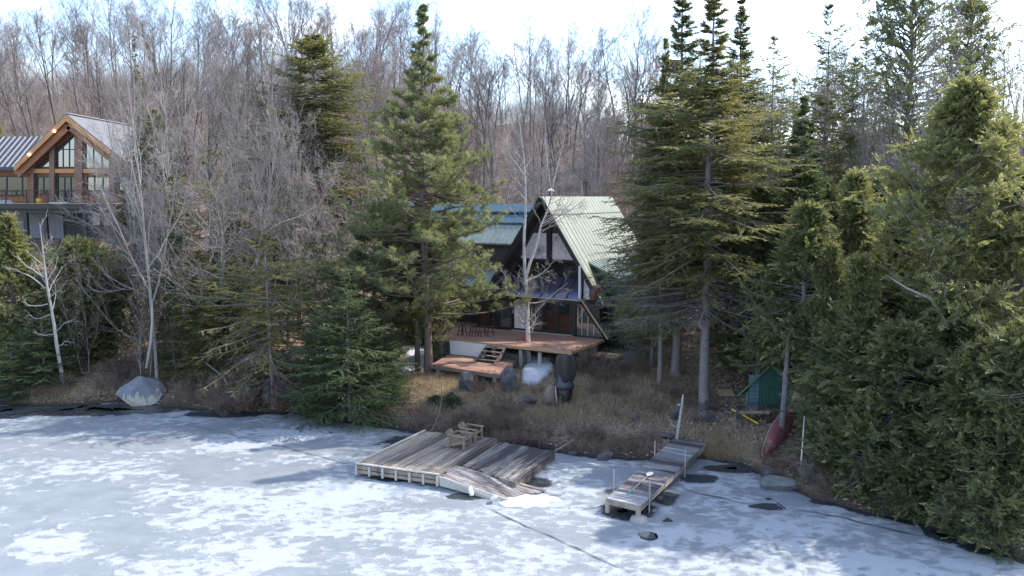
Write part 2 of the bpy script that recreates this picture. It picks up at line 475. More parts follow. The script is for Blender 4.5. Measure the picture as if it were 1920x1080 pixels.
def m_glass(name, col, rough=.06, metal=.55, spec=.8):
    m, nt, out = newmat(name)
    v = coords(nt); n = noise(nt, v, .9, 2)
    principled(nt, out, col, rough, metal, bump(nt, n, .06, .02), spec)
    return m
M['glass'] = m_glass('window glass', (.22, .23, .25), .05, .75)
M['glassdark'] = m_glass('dark window glass', (.06, .062, .065), .05, .6)
M['glasspale'] = m_plain('pale blinds and painted sheen', (.56, .50, .54), (.80, .74, .78), 2.2, .25, bstr=0, tintw=0, dark=(.24, .21, .22), darkth=.64)  # pale blinds, with the sky's reflection put into the same colour
M['glasspurple'] = m_glass('sky-sheen roof glazing', (.20, .192, .265), .16, .7)  # purple is the sky's reflection, put into the glass colour
M['slantpanel'] = m_plain('weathered slanted glazing', (.10, .105, .10), (.26, .26, .235), 2.5, .35, stretch=(1.5, 1.5, .4), bstr=.1, dark=(.05, .052, .05), darkth=.6)
M['interior'] = m_plain('warm room wood', (.018, .009, .007), (.085, .034, .020), 2, .25, tintw=.1)
M['clay'] = m_plain('brown clay', (.12, .045, .025), (.22, .085, .045), 2, .8)
M['chaletwood'] = m_plain('orange brown timber', (.17, .062, .030), (.33, .135, .062), 3, .6, stretch=(1, 1, 6), bstr=.3, tintw=.3)
M['chaletfascia'] = m_plain('golden timber', (.36, .165, .055), (.52, .26, .10), 3, .55, tintw=.3, bstr=.1)
M['chaletpost'] = m_plain('grey brown log', (.14, .075, .055), (.27, .16, .12), 4, .7)
M['stone'] = m_plain('grey stone wall', (.13, .14, .17), (.32, .33, .37), 4, .85, bstr=.8, bdist=.05, tintw=.4)
M['black'] = m_plain('black metal', (.010, .010, .011), (.022, .022, .024), 6, .45, bstr=0)
M['whitepanel'] = m_plain('white panel', (.66, .68, .72), (.80, .81, .83), 2, .5, bstr=.1)
M['white'] = m_plain('white plastic', (.72, .72, .70), (.85, .85, .83), 5, .4, bstr=0)
M['wire'] = m_plain('galvanised wire', (.20, .195, .19), (.34, .33, .32), 5, .5, bstr=0)
M['darkwood'] = m_plain('charred wood', (.020, .017, .017), (.062, .050, .048), 5, .85, stretch=(1, 1, .35), bstr=.9, bdist=.05)
M['greymetal'] = m_plain('dull grey sheet', (.055, .06, .08), (.12, .125, .155), 4, .5, bstr=.1)
M['skirtmetal'] = m_plain('dark sheet skirt', (.026, .029, .040), (.065, .070, .090), 4, .5, bstr=.1)
M['shedgreen'] = m_plain('green painted boards', (.022, .080, .068), (.050, .128, .110), 3, .6, stretch=(1, 1, 1), bstr=.2, tintw=.4)
M['shedblue'] = m_plain('blue green slats', (.06, .13, .155), (.13, .225, .25), 4, .6, bstr=.2)
M['shedtrim'] = m_plain('green roof edge', (.10, .17, .12), (.16, .24, .17), 4, .6, bstr=.1)
M['canoe'] = m_plain('faded red hull', (.16, .048, .052), (.28, .105, .105), 3.5, .5, stretch=(1, 1, 1), bstr=.1, dark=(.40, .24, .22), darkth=.66)
M['yellow'] = m_plain('yellow paint', (.62, .42, .045), (.80, .58, .10), 5, .5, bstr=0)
M['red'] = m_plain('red paint', (.45, .05, .03), (.60, .09, .05), 5, .5, bstr=0)
M['greenpaint'] = m_plain('green plastic', (.05, .30, .16), (.08, .42, .24), 5, .45, bstr=0)
M['rope'] = m_plain('old rope', (.30, .25, .19), (.46, .40, .31), 8, .9, bstr=0)
M['concrete'] = m_plain('concrete', (.30, .29, .27), (.44, .42, .39), 4, .85, bstr=.4)
M['deckgolden'] = m_plain('tan deck edge', (.32, .21, .12), (.48, .34, .21), 3, .7)
def m_emit(name, c, s):
    m, nt, out = newmat(name); e = N(nt, "ShaderNodeEmission"); e.inputs[0].default_value = rgb(c); e.inputs[1].default_value = s
    L(nt, e.outputs[0], out.inputs[0]); return m
M['lamp'] = m_emit('lit lamp', (1, .82, .5), 6)

# ------------------------------------------------------------------ sky and sun
SUN_AZ, SUN_EL = 66.0, 45.0      # azimuth from +Y towards +X
w = bpy.data.worlds.new("World"); SC.world = w; w.use_nodes = True
nt = w.node_tree
for n in list(nt.nodes): nt.nodes.remove(n)
wo = N(nt, "ShaderNodeOutputWorld"); bg = N(nt, "ShaderNodeBackground")
sky = N(nt, "ShaderNodeTexSky", sky_type='NISHITA'); sky.sun_disc = False
sky.sun_elevation = R_(SUN_EL); sky.sun_rotation = R_(SUN_AZ); sky.altitude = 300; sky.air_density = 1.0; sky.dust_density = 1.2; sky.ozone_density = 1.5
tc = N(nt, "ShaderNodeTexCoord")
mp = N(nt, "ShaderNodeMapping"); mp.inputs["Scale"].default_value = (1, 1, 2.6); mp.inputs["Location"].default_value = (.35, .1, .0)
L(nt, tc.outputs["Generated"], mp.inputs[0])
cl = noise(nt, mp.outputs[0], 2.6, 7, .58, .3)
cf = ramp(nt, cl, [(.53, 0.0), (.72, 1.0)])
skyc = mixc(nt, cf, sky.outputs[0], (8.0, 8.1, 8.3))
L(nt, skyc, bg.inputs[0]); bg.inputs[1].default_value = 0.15
L(nt, bg.outputs[0], wo.inputs[0])
sd = bpy.data.lights.new("sun", 'SUN'); so = bpy.data.objects.new("sun", sd); COL.objects.link(so)
sd.energy = 2.3; sd.angle = R_(0.6); sd.color = (1.0, .93, .82)
_sv = Vector((math.sin(R_(SUN_AZ)) * math.cos(R_(SUN_EL)), math.cos(R_(SUN_AZ)) * math.cos(R_(SUN_EL)), math.sin(R_(SUN_EL))))
so.rotation_euler = _sv.to_track_quat('Z', 'Y').to_euler(); so.location = (60, 60, 80)
SC.view_settings.view_transform = 'Standard'; SC.view_settings.look = 'None'
SC.view_settings.exposure = 1.70; SC.view_settings.gamma = 1.0
cy = SC.cycles
cy.max_bounces = 5; cy.diffuse_bounces = 4; cy.glossy_bounces = 2; cy.transmission_bounces = 2; cy.transparent_max_bounces = 4
cy.use_denoising = True; cy.denoiser = 'OPENIMAGEDENOISE'; cy.denoising_input_passes = 'RGB_ALBEDO_NORMAL'; cy.denoising_prefilter = 'ACCURATE'; cy.sample_clamp_indirect = 4.0
cy.caustics_reflective = False; cy.caustics_refractive = False
# ------------------------------------------------------------------ ground, water, ice
def grid_faces(nx, ny, keep=None):
    i = np.arange(nx - 1)[None, :] + np.arange(ny - 1)[:, None] * nx
    f = np.stack([i, i + 1, i + 1 + nx, i + nx], -1).reshape(-1, 4)
    return f if keep is None else f[keep.ravel()]
def set_attr(o, name, vals):
    a = o.data.attributes.new(name, 'FLOAT', 'POINT'); a.data.foreach_set("value", np.asarray(vals, dtype=np.float32).ravel())

def ell(px, py, rx, ry, x, y, z=0.0):
    """soft 1..0 falloff of a patch that lies on the plane z"""
    c = at_z(px, py, z); ex = at_z(px + rx, py, z); ey = at_z(px, py - ry, z)
    a = max(.3, abs(ex[0] - c[0])); b = max(.3, abs(ey[1] - c[1]))
    return np.clip(1.25 - np.sqrt(((x - c[0]) / a) ** 2 + ((y - c[1]) / b) ** 2), 0, 1)

xs = np.concatenate([np.arange(-200, -62, 6), np.arange(-62, 40, .4), np.arange(40, 200, 6)])
ds = np.concatenate([[-60, -12, -4, -1.5, -.8], np.arange(-.5, 3, .22), np.arange(3, 26, .4), np.arange(26, 90, 1.4), np.arange(90, 330, 6), [360, 420, 500]])
GX, GD = np.meshgrid(xs, ds)
GY = GD + shore_y(GX)
GZ = ground(GX, GY)
og = mesh_np("ground", np.stack([GX, GY, GZ], -1).reshape(-1, 3), [grid_faces(len(xs), len(ds))], M['ground'], smooth=True)
gr = np.zeros_like(GX)
for (px, py, rx, ry, k) in [(1180, 700, 150, 45, 1.0), (900, 740, 150, 40, .95), (1080, 770, 160, 35, .8), (1360, 850, 70, 40, 1.0), (1100, 730, 140, 40, 1.0), (80, 735, 120, 22, .7), (860, 700, 110, 30, .7)]:
    p = on_ground(px, py); e = on_ground(px + rx, py); u = on_ground(px, py - ry)
    gr = np.maximum(gr, k * np.clip(1.3 - np.hypot((GX - p[0]) / max(1, abs(e[0] - p[0])), (GY - p[1]) / max(1.2, abs(u[1] - p[1]))), 0, 1))
gr = np.maximum(gr, .42 * np.clip((9 - GD) / 3, 0, 1) * np.clip((GD - .8) / 1.0, 0, 1) * np.clip((GX + 8) / 3, 0, 1) * np.clip((15 - GX) / 3, 0, 1))
gr = np.maximum(gr, np.where(GD > 26, .45 * fbm(GX * .05, GY * .05), 0))
set_attr(og, "grass", gr)
set_attr(og, "wet", np.clip(1 - (GD - .1) / .7, 0, 1) * .85)
tag(og, kind="structure")

ow = mesh_np("water", [(-300, -300, -.07), (300, -300, -.07), (300, 66, -.07), (-300, 66, -.07)], [np.array([[0, 1, 2, 3]])], M['water'])
tag(ow, kind="structure")

xs = np.concatenate([np.arange(-200, -34, 6), np.arange(-34, 24, .17), np.arange(24, 200, 6)])
ds = -np.concatenate([np.arange(-.1, 8, .12), np.arange(8, 26, .2), np.arange(26, 40, 1.0), [50, 80, 140, 260]])[::-1]
IX, ID = np.meshgrid(xs, ds)
IY = ID + shore_y(IX)
melt_shade = np.exp(-np.maximum(-ID, 0) / .42) * (.55 + .5 * fbm(IX * .3, IY * .3, 2))
MELT_SHADE = [(170, 768, 190, 13, 1.15), (20, 772, 80, 14, 1.2), (420, 776, 90, 8, .9), (1180, 955, 62, 22, 1.05), (1245, 932, 50, 20, .62), (1310, 897, 50, 12, .7), (1170, 925, 60, 12, .6),
        (1375, 878, 75, 10, .8), (1440, 935, 24, 6, .4), (1775, 1002, 42, 17, 1.5), (1860, 1025, 70, 22, 1.0), (1000, 905, 55, 16, .75), (760, 897, 110, 9, .8), (880, 930, 65, 9, .75),
        (1216, 1005, 13, 9, 1.3), (1440, 950, 40, 8, .9), (1560, 940, 60, 8, .8), (700, 868, 60, 14, .5), (800, 830, 120, 18, .7), (940, 870, 90, 30, 1.0), (1240, 885, 36, 26, .5)]
for (px, py, rx, ry, k) in MELT_SHADE:  # melt water, plus shade by docks and left shore painted dark into the ice
    melt_shade = np.maximum(melt_shade, k * ell(px, py, rx, ry, IX, IY))
snowm = np.full_like(IX, .30)
SNOW = [(185, 885, 150, 22, .8), (90, 868, 80, 10, .55), (280, 925, 140, 16, .7), (560, 955, 260, 48, .85), (700, 915, 190, 32, .9), (470, 1050, 250, 40, .85), (95, 1025, 80, 28, .75), (720, 985, 230, 40, .8), (920, 1060, 240, 34, .75),
        (470, 832, 90, 15, 1.1), (560, 812, 110, 12, 1.0), (300, 792, 130, 8, .7), (390, 775, 90, 5, .6), (690, 815, 60, 12, .8),
        (1080, 905, 80, 26, 1.0), (1060, 960, 120, 34, .9), (1340, 905, 110, 22, .85), (1390, 935, 80, 14, .7), (1000, 930, 40, 14, 1.2),
        (1330, 1040, 200, 50, .8), (1500, 985, 190, 20, 1.0), (1640, 1035, 230, 36, .95), (1800, 1068, 170, 24, .9), (1560, 1070, 220, 22, .9), (1600, 955, 130, 6, .9), (1100, 1070, 160, 26, .8), (1700, 985, 90, 6, .8)]
for (px, py, rx, ry, k) in SNOW:
    snowm = np.maximum(snowm, .30 + .34 * k * ell(px, py, rx, ry, IX, IY) ** .6)
for (px, py, rx, ry, k) in [(420, 880, 330, 22, .5), (120, 940, 170, 26, .5), (300, 1000, 120, 26, .4), (1100, 985, 110, 22, .5), (1300, 965, 120, 12, .6), (1540, 1010, 150, 8, .5), (820, 950, 60, 18, .4), (900, 1005, 220, 20, .4), (1640, 990, 200, 7, .6), (1420, 1065, 90, 12, .4)]:
    snowm = snowm - .22 * k * ell(px, py, rx, ry, IX, IY)
melt_shade = melt_shade * (.45 + 1.15 * fbm(IX * 1.1, IY * 1.3, 4))
IZ = .012 * (fbm(IX * .9, IY * .9, 3) - .5) + .02 * np.clip(snowm - .4, 0, 1)
cell = melt_shade + .35 * (fbm(IX * 1.6, IY * 1.6, 3) - .5)
keep = cell[:-1, :-1] < 1.12
oi = mesh_np("lake_ice", np.stack([IX, IY, IZ], -1).reshape(-1, 3), [grid_faces(len(xs), len(ds), keep)], M['ice'], smooth=True)
set_attr(oi, "snow", snowm); set_attr(oi, "melt_shade", melt_shade)
tag(oi, kind="structure")

# long cracks in the ice: narrow open leads, laid as thin strips just above the sheet
mc, ntc, oc = newmat('crack water'); principled(ntc, oc, (.085, .10, .115), .3)
def crack(pts, wd, seed):
    rs = np.random.RandomState(seed); P = [at_z(px, py, .02)[:2] for px, py in pts]
    Q = []
    for a, b in zip(P[:-1], P[1:]):
        n = max(2, int(np.hypot(*(b - a)) / .35))
        for i in range(n): Q.append(a + (b - a) * i / n)
    Q.append(P[-1]); Q = np.array(Q); Q += rs.randn(*Q.shape) * .035
    T = np.gradient(Q, axis=0); T /= np.linalg.norm(T, axis=1)[:, None] + 1e-9
    S = np.stack([-T[:, 1], T[:, 0]], 1); W = .6 * wd * (.25 + rs.rand(len(Q)))[:, None] * np.clip(np.minimum(np.arange(len(Q)), len(Q) - 1 - np.arange(len(Q))) / 4, 0.05, 1)[:, None]
    V = np.concatenate([np.c_[Q + S * W, np.full(len(Q), .028)], np.c_[Q - S * W, np.full(len(Q), .028)]])
    n = len(Q); i = np.arange(n - 1)
    return V, np.stack([i, i + n, i + n + 1, i + 1], 1)
Vs, Fs, b = [], [], 0
for k, (pts, wd) in enumerate([([(325, 790), (420, 812), (520, 835), (610, 858), (668, 874)], .035), ([(880, 936), (920, 955), (985, 985), (1100, 1035), (1190, 1078)], .045),
                               ([(1465, 948), (1560, 966), (1650, 988), (1720, 1003), (1775, 1008)], .07), ([(1250, 905), (1310, 925), (1390, 942), (1430, 950)], .05),
                               ([(1440, 945), (1300, 940), (1290, 938)], .02), ([(560, 846), (500, 838), (455, 850)], .02)]):
    v, f = crack(pts, wd, k); Vs.append(v); Fs.append(f + b); b += len(v)
tag(mesh_np("ice_cracks", np.concatenate(Vs), [np.concatenate(Fs)], mc), kind="structure")

# ------------------------------------------------------------------ rocks
def rock_mesh(name, mat, s, seed, sub=3, rough=.4, flat=.0, parent=None, facet=.65, taper=0, shear=0, chop=0):
    import bmesh
    bm = bmesh.new(); bmesh.ops.create_icosphere(bm, subdivisions=sub, radius=1)
    rs = np.random.RandomState(seed); ns = rs.randn(12, 3); ns /= np.linalg.norm(ns, axis=1)[:, None]; hs = .52 + chop + .30 * rs.rand(12)
    off = rs.rand(2) * 50
    for v in bm.verts:
        p = np.array(v.co)
        for n, h in zip(ns, hs):           # chop by planes for angular faces
            dd = p @ n - h
            if dd > 0: p = p - n * dd * .97
        q = p * (1 + rough * (float(fbm(p[0] * 1.6 + off[0] + p[2], p[1] * 1.6 + off[1] - p[2] * .7, 3)) - .5))
        q = q * np.array([1 - taper * q[2], 1 - taper * q[2], 1]); q[0] += shear * q[2]; v.co = q * np.array(s)
    me = bpy.data.meshes.new(name); bm.to_mesh(me); bm.free()
    at = me.attributes.new("tint", 'FLOAT', 'FACE'); at.data.foreach_set("value", np.full(len(me.polygons), rs.rand(), dtype=np.float32))
    me.materials.append(mat)
    o = bpy.data.objects.new(name, me); COL.objects.link(o)
    return o
def put_rock(px, py, s, seed, label, mat='rock', Y=None, rz=0, sink=.35, group=None, rough=.22, name="rock", taper=0, shear=0, chop=0):
    p = on_ground(px, py) if Y is None else at_y(px, py, Y)
    o = rock_mesh(name, M[mat], s, seed, 4 if max(s) > .5 else 3, rough, taper=taper, shear=shear, chop=chop)
    z = max(gz(p[0], p[1]), -.05)
    o.location = (p[0], p[1], z + s[2] * (1 - sink) * .8); o.rotation_euler = (0, 0, rz)
    return tag(o, label, "rock", group)
b1 = put_rock(266, 750, (1.34, 1.05, .90), 41, "big pale boulder with dark top and white stained face at the ice edge", 'boulder', sink=.5, name="boulder", taper=.08, shear=.08, chop=.10, rough=.3)
put_rock(43, 722, (.78, .55, .38), 5, "low rounded purple grey boulder on the bank beside the bleached dead tree", sink=.2, name="boulder")
put_rock(8, 752, (.55, .4, .3), 8, "small grey rock at the far end of the left bank by open water", sink=.2)
put_rock(176, 660, (.30, .25, .24), 9, "small blue grey rock up the left bank above the big boulder")
put_rock(874, 735, (.55, .45, .66), 12, "upright dark boulder in front of the low red brown platform", sink=.2, name="boulder")
put_rock(955, 735, (.68, .52, .92), 14, "pointed grey boulder at the corner of the low platform beside the snow", sink=.2, taper=.4, name="boulder")
put_rock(991, 762, (.50, .40, .36), 15, "small dark angular boulder alone in the dry grass below the snow patch", sink=.2, name="boulder")
put_rock(1192, 787, (.28, .24, .2), 17, "little blue grey stone in brown grass right of the charred sculpture", sink=.3)
put_rock(1326, 790, (.48, .34, .32), 19, "grey rock at the foot of the thick pale conifer trunk", sink=.2)
put_rock(1315, 748, (.22, .22, .34), 20, "narrow grey stone leaning against the back of the thick trunk", sink=.2)
put_rock(1262, 738, (.26, .2, .2), 21, "pale stone on the ground between the three bare trunks", sink=.2)
put_rock(1243, 738, (.18, .15, .14), 22, "smallest grey stone at the foot of the thin bare trunk", sink=.2)
put_rock(1268, 786, (.26, .3, .36), 23, "grey stone behind the bleached snag at the dock head", sink=.2)
put_rock(1255, 822, (.42, .26, .18), 24, "flat blue grey stone beside the head of the narrow dock", sink=.3)
put_rock(1447, 915, (.52, .45, .42), 25, "reddish grey slab rock at the right shore, behind the lichened rock", sink=.1, rz=.6)
put_rock(1462, 940, (.78, .42, .38), 26, "dark rock with pale lichen standing in open water at the right shore", 'lichenrock', sink=.15, rz=-.2)
put_rock(1520, 905, (.55, .4, .5), 27, "blue grey rock half hidden under cedar branches at the right shore", sink=.2)
put_rock(1133, 868, (.45, .3, .25), 28, "pale rock frozen at the bank left of the narrow dock", sink=.2)
put_rock(1075, 858, (.28, .2, .14), 29, "small pale rock between the wide dock and the bank", sink=.2)

# ------------------------------------------------------------------ snow left on the ground
def snow_patch(pix, label, seed, h=.16, name="snow_patch"):
    """flat-topped melting drift over the terrain, outline given by image points on the ground"""
    rs = np.random.RandomState(seed)
    P = np.array([on_ground(px, py)[:2] for px, py in pix]); c = P.mean(0)
    n = 48; A = []
    m = len(P); t = np.linspace(0, m, n, endpoint=False)
    for u in t:
        i = int(u); f = u - i
        p0, p1, p2, p3 = P[(i - 1) % m], P[i % m], P[(i + 1) % m], P[(i + 2) % m]
        A.append(.5 * ((2 * p1) + (-p0 + p2) * f + (2 * p0 - 5 * p1 + 4 * p2 - p3) * f * f + (-p0 + 3 * p1 - 3 * p2 + p3) * f ** 3))
    A = np.array(A) + rs.randn(n, 2) * .05
    V = []; rings = [1.0, .96, .86, .7, .5, .25]
    for k, s in enumerate(rings):
        q = c + (A - c) * s
        hh = [-.06, .45 * h, .85 * h, h, 1.1 * h, 1.1 * h][k]
        V.append(np.c_[q, ground(q[:, 0], q[:, 1]) + hh + (.09 * (fbm(q[:, 0] * 2.5, q[:, 1] * 2.5, 2) - .5) if k else 0)])
    V.append(np.array([[c[0], c[1], gz(*c) + 1.1 * h]]))
    V = np.concatenate(V); F = []
    for k in range(len(rings) - 1):
        i = np.arange(n); j = (i + 1) % n
        F.append(np.stack([k * n + i, k * n + j, (k + 1) * n + j, (k + 1) * n + i], 1))
    i = np.arange(n); j = (i + 1) % n; k = len(rings) - 1
    T = np.stack([k * n + i, k * n + j, np.full(n, (k + 1) * n)], 1)
    return tag(mesh_np(name, V, [np.concatenate(F), T], M['snow'], smooth=True), label, "snow")
snow_patch([(985, 688), (1020, 680), (1040, 690), (1022, 712), (1008, 722), (982, 722), (978, 706)], "blue white snow drift lying beneath the right end of the house deck", 1, .32)
snow_patch([(735, 640), (775, 610), (800, 620), (790, 640), (760, 655)], "melting snow strip on the ground left of the deck, the upper one", 2)
snow_patch([(742, 700), (768, 655), (800, 650), (806, 668), (790, 690)], "melting snow patch behind the pine trunks beside the deck", 3)
snow_patch([(45, 610), (58, 570), (78, 575), (75, 610), (58, 622)], "narrow snow strip on the left bank behind the bleached dead tree", 4)
snow_patch([(0, 672), (12, 652), (22, 662), (14, 674)], "scrap of old snow at the far left of the bank", 5)
snow_patch([(1330, 560), (1390, 520), (1470, 540), (1500, 590), (1420, 620), (1340, 610)], "wide old snowfield showing through the conifers right of the cabin", 6, .25)
snow_patch([(1140, 560), (1230, 530), (1310, 545), (1300, 600), (1200, 600)], "old snow bank beside the cabin behind the three trunks", 7, .25)
snow_patch([(1560, 600), (1620, 530), (1760, 500), (1860, 540), (1800, 620)], "old snow glimpsed deep behind the cedar thicket", 8, .25)
# ------------------------------------------------------------------ A-frame cabin   (local frame: x along the front, y back, z up from the deck)
HO = np.array([1.80, 50.0, 2.5]); HR = R_(-30)
_c, _s = math.cos(HR), math.sin(HR)
def hw(a, b, z): return np.array([HO[0] + a * _c - b * _s, HO[1] + a * _s + b * _c, HO[2] + z])
house = thing("a_frame_cabin", "steep A-frame cabin with pale green metal roof and dark glazed front", "cabin", HO, HR)
RZ, SL = 8.5, math.tan(R_(57.0))               # ridge height above deck, roof slope
LEN = 11.0
def rake_w(z): return (RZ - z) / SL
def roof_plane(side, z0, b0, b1, th, mb, z1=RZ, o=0.0):
    """sloped slab from ridge height z1 down to z0"""
    w1, w0 = rake_w(z1) + o, rake_w(z0) + o
    n = np.array([math.sin(R_(57)) * side, 0, math.cos(R_(57))]) * th
    q = [np.array([side * w1, b0, z1]), np.array([side * w0, b0, z0]), np.array([side * w0, b1, z0]), np.array([side * w1, b1, z1])]
    mb.hexa(q, [p + n for p in q])
def seams(side, z0, b0, b1, mb, z1=RZ, step=.48, h=.022, th=.1, zfun=None):
    n = np.array([math.sin(R_(57)) * side, 0, math.cos(R_(57))])
    b = b0 + step / 2
    while b < b1:
        zz = zfun(b) if zfun else z0
        p0 = np.array([side * rake_w(z1), b, z1]) + n * (th + h * .4); p1 = np.array([side * rake_w(zz), b, zz]) + n * (th + h * .4)
        mb.beam(p0, p1, .028, h, up=n)
        b += step
m = MB(1)
# right slope: the front strip runs to near the ground, the rest ends at the extension roof
roof_plane(1, 1.9, 0.0, 1.15, .10, m); roof_plane(1, 3.6, 1.15, LEN, .10, m, RZ, 0.0)
seams(1, 1.9, 0, 1.15, m); seams(1, 3.6, 1.15, LEN, m)
roof_r = m.build("roof", M['roofgreen'], house)
m = MB(2)
roof_plane(-1, 1.2, 0.0, LEN, .10, m); seams(-1, 1.2, 0, LEN, m)
m.build("roof", M['roofblue'], house)
m = MB(3)                                        # ridge cap: a folded strip on both slopes with a dark lower lip
roof_plane(1, RZ - 1.05, -.04, LEN + .04, .05, m, RZ + .02, .07); roof_plane(-1, RZ - 1.05, -.04, LEN + .04, .05, m, RZ + .02, .07)
rc = m.build("ridge_cap", M['roofgreen'], roof_r)
m = MB(4)
for sd_ in (1, -1):
    p0 = np.array([sd_ * (rake_w(RZ) - .02), -.05, RZ - .06]); zz = 1.9 if sd_ > 0 else 1.2
    p1 = np.array([sd_ * (rake_w(zz) - .02), -.05, zz - .03])
    m.beam(p0, p1, .34 if sd_ < 0 else .26, .07, up=(0, 1, 0))
m.build("barge_board", M['frame'], house)
m = MB(42)
for sd_, zz in ((1, 2.0), (-1, 1.3)):
    n = np.array([-math.sin(R_(57)) * sd_, 0, -math.cos(R_(57))]) * .05; w1 = rake_w(RZ - .05); w0 = rake_w(zz)
    q = [np.array([sd_ * w1, .02, RZ - .05]), np.array([sd_ * w0, .02, zz]), np.array([sd_ * w0, 1.3, zz]), np.array([sd_ * w1, 1.3, RZ - .05])]
    q = [p + n * .1 for p in q]; m.hexa([p + n for p in q], q)
m.build("soffit", M['darkwall'], house)
m = MB(41); m.beam((rake_w(7.42) + .12, -.05, 7.40), (rake_w(7.42) + .12, LEN, 7.40), .05, .06); m.build("ridge_lip", M['frame'], roof_r)
# lower right extension: flatter roof going down to the right, dark green side wall
m = MB(5)
q = [np.array([rake_w(4.6), 1.15, 4.6]), np.array([rake_w(4.6) + 5.2, 1.15, 2.35]), np.array([rake_w(4.6) + 5.2, LEN, 2.35]), np.array([rake_w(4.6), LEN, 4.6])]
m.hexa([p - (0, 0, .12) for p in q], q)
for b in np.arange(1.4, LEN, .42): m.beam(q[0] + (0, b - 1.15, .02), q[1] + (0, b - 1.15, .02), .035, .05)
m.build("extension_roof", M['roofpale'], house)
m = MB(6); m.prism([(rake_w(4.6) - .6, 1.32, -.8), (rake_w(4.6) + 4.9, 1.32, -.8), (rake_w(4.6) + 4.9, 1.32, 2.25), (rake_w(4.6) + .05, 1.32, 4.42)], (0, .15, 0)); m.build("extension_wall", M['roofdkgreen'], house)
# recessed gable wall
GB = 1.25
m = MB(7)
def gable_poly(b, z0, z1, inset=.05): return [(-rake_w(z0) + inset, b, z0), (rake_w(z0) - inset, b, z0), (rake_w(z1) - inset, b, z1), (-rake_w(z1) + inset, b, z1)]
m.prism(gable_poly(GB, 1.9, 8.2, .08), (0, .2, 0)); m.build("gable_wall", M['darkwall'], house)
# two pale gable windows, sky reflection in the pane colour; dark glazing below
zb, zt = 4.55, 6.25
def gwin(x0, side):
    w0, w1 = rake_w(zb) - .42, rake_w(zt) - .30
    fr = MB(8); gl = MB(9)
    outer = [(x0, GB - .05, zb), (side * w0, GB - .05, zb), (side * w1, GB - .05, zt), (x0, GB - .05, zt)]
    if side < 0: outer = [outer[1], outer[0], outer[3], outer[2]]
    c = np.mean(np.array(outer), 0)
    inn = [c + (np.array(p) - c) * .97 for p in outer]
    fr.prism(outer, (0, .045, 0)); f = fr.build("gable_window", M['frame'], house)
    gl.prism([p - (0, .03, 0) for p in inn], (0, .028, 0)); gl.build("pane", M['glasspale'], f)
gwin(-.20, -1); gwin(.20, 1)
m = MB(10); m.box(-.13, .13, GB - .16, GB - .06, 3.2, 6.7); m.build("gable_post", M['frame'], house)
m = MB(11)
for side in (-1, 1):
    w0, w1 = rake_w(3.35) - .5, rake_w(4.4) - .45
    p = [(side * .2, GB - .05, 3.35), (side * w0, GB - .05, 3.35), (side * w1, GB - .05, 4.4), (side * .2, GB - .05, 4.4)]
    if side < 0: p = [p[1], p[0], p[3], p[2]]
    m.prism(p, (0, .04, 0))
m.build("lower_gable_glazing", M['glassdark'], house)
m = MB(12); m.box(-2.55, 2.55, GB - .2, GB - .06, 4.42, 4.54); m.build("gable_beam", M['frame'], house)
# sunroom: sloped glass roof, door wall, slanted end panel
EZ = 2.27; EL, ER = -4.55, 2.75
TOPZ, TOPB = 3.45, GB - .08
m = MB(13); q = [np.array([EL, -.12, EZ]), np.array([ER, -.12, EZ]), np.array([2.62, TOPB, TOPZ]), np.array([-3.3, TOPB, TOPZ])]
m.hexa([p - (0, 0, .08) for p in q], q); sr = m.build("sunroom_roof", M['glasspurple'], house)
m = MB(14)
for t in np.linspace(0, 1, 9):
    p0 = q[0] + (q[1] - q[0]) * t + (0, 0, .02); p1 = q[3] + (q[2] - q[3]) * t + (0, 0, .02)
    m.beam(p0, p1, .07, .06)
m.build("glazing_bar", M['frame'], sr)
m = MB(15); m.box(EL - .1, ER + .1, -.2, -.05, EZ - .27, EZ - .03); m.build("eave_beam", M['frame'], house)
m = MB(151); m.box(EL - .1, ER + .12, -.23, -.205, EZ - .06, EZ + .01); m.build("eave_trim", M['trim'], house)
m = MB(16); m.box(2.66, 2.80, -.10, .04, EZ + .02, 4.35); m.build("corner_post", M['whitepanel'], house)
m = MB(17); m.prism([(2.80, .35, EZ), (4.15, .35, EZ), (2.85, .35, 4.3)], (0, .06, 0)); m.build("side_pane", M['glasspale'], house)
m = MB(171); m.lathe((3.62, .22, EZ + .02), [(.28, 0), (.36, .3), (.30, .75), (.12, .9)], 14); m.build("clay_vase", M['clay'], house)
# doors and posts
xsd = [-4.55, -3.75, -3.05, -2.0, -.95, .25, 1.25, 2.2]
m = MB(18)
for x in xsd: m.box(x - .06, x + .06, -.12, .02, .03, EZ - .28)
m.box(2.28, 2.52, -.14, .02, .03, EZ - .28)
m.build("door_post", M['frame'], house)
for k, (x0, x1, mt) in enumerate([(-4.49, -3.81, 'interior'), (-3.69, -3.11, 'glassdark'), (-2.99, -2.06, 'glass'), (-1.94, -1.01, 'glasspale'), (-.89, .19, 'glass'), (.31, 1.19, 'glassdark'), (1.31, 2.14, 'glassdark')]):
    fr = MB(20 + k); fr.box(x0, x0 + .07, -.07, -.01, .05, EZ - .3); fr.box(x1 - .07, x1, -.07, -.01, .05, EZ - .3); fr.box(x0 + .07, x1 - .07, -.07, -.01, .05, .16); fr.box(x0 + .07, x1 - .07, -.07, -.01, EZ - .38, EZ - .3)
    f = fr.build("glass_door", M['frame'], house)
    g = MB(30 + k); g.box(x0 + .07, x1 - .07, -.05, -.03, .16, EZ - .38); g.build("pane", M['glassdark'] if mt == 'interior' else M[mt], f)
    if k in (0, 5, 6):                         # warm room wood as a thin panel before the lower pane
        r = MB(40 + k); r.box(x0 + .09, x1 - .09, -.056, -.052, .2, 1.25); r.build("warm_panel", M['interior'], f)
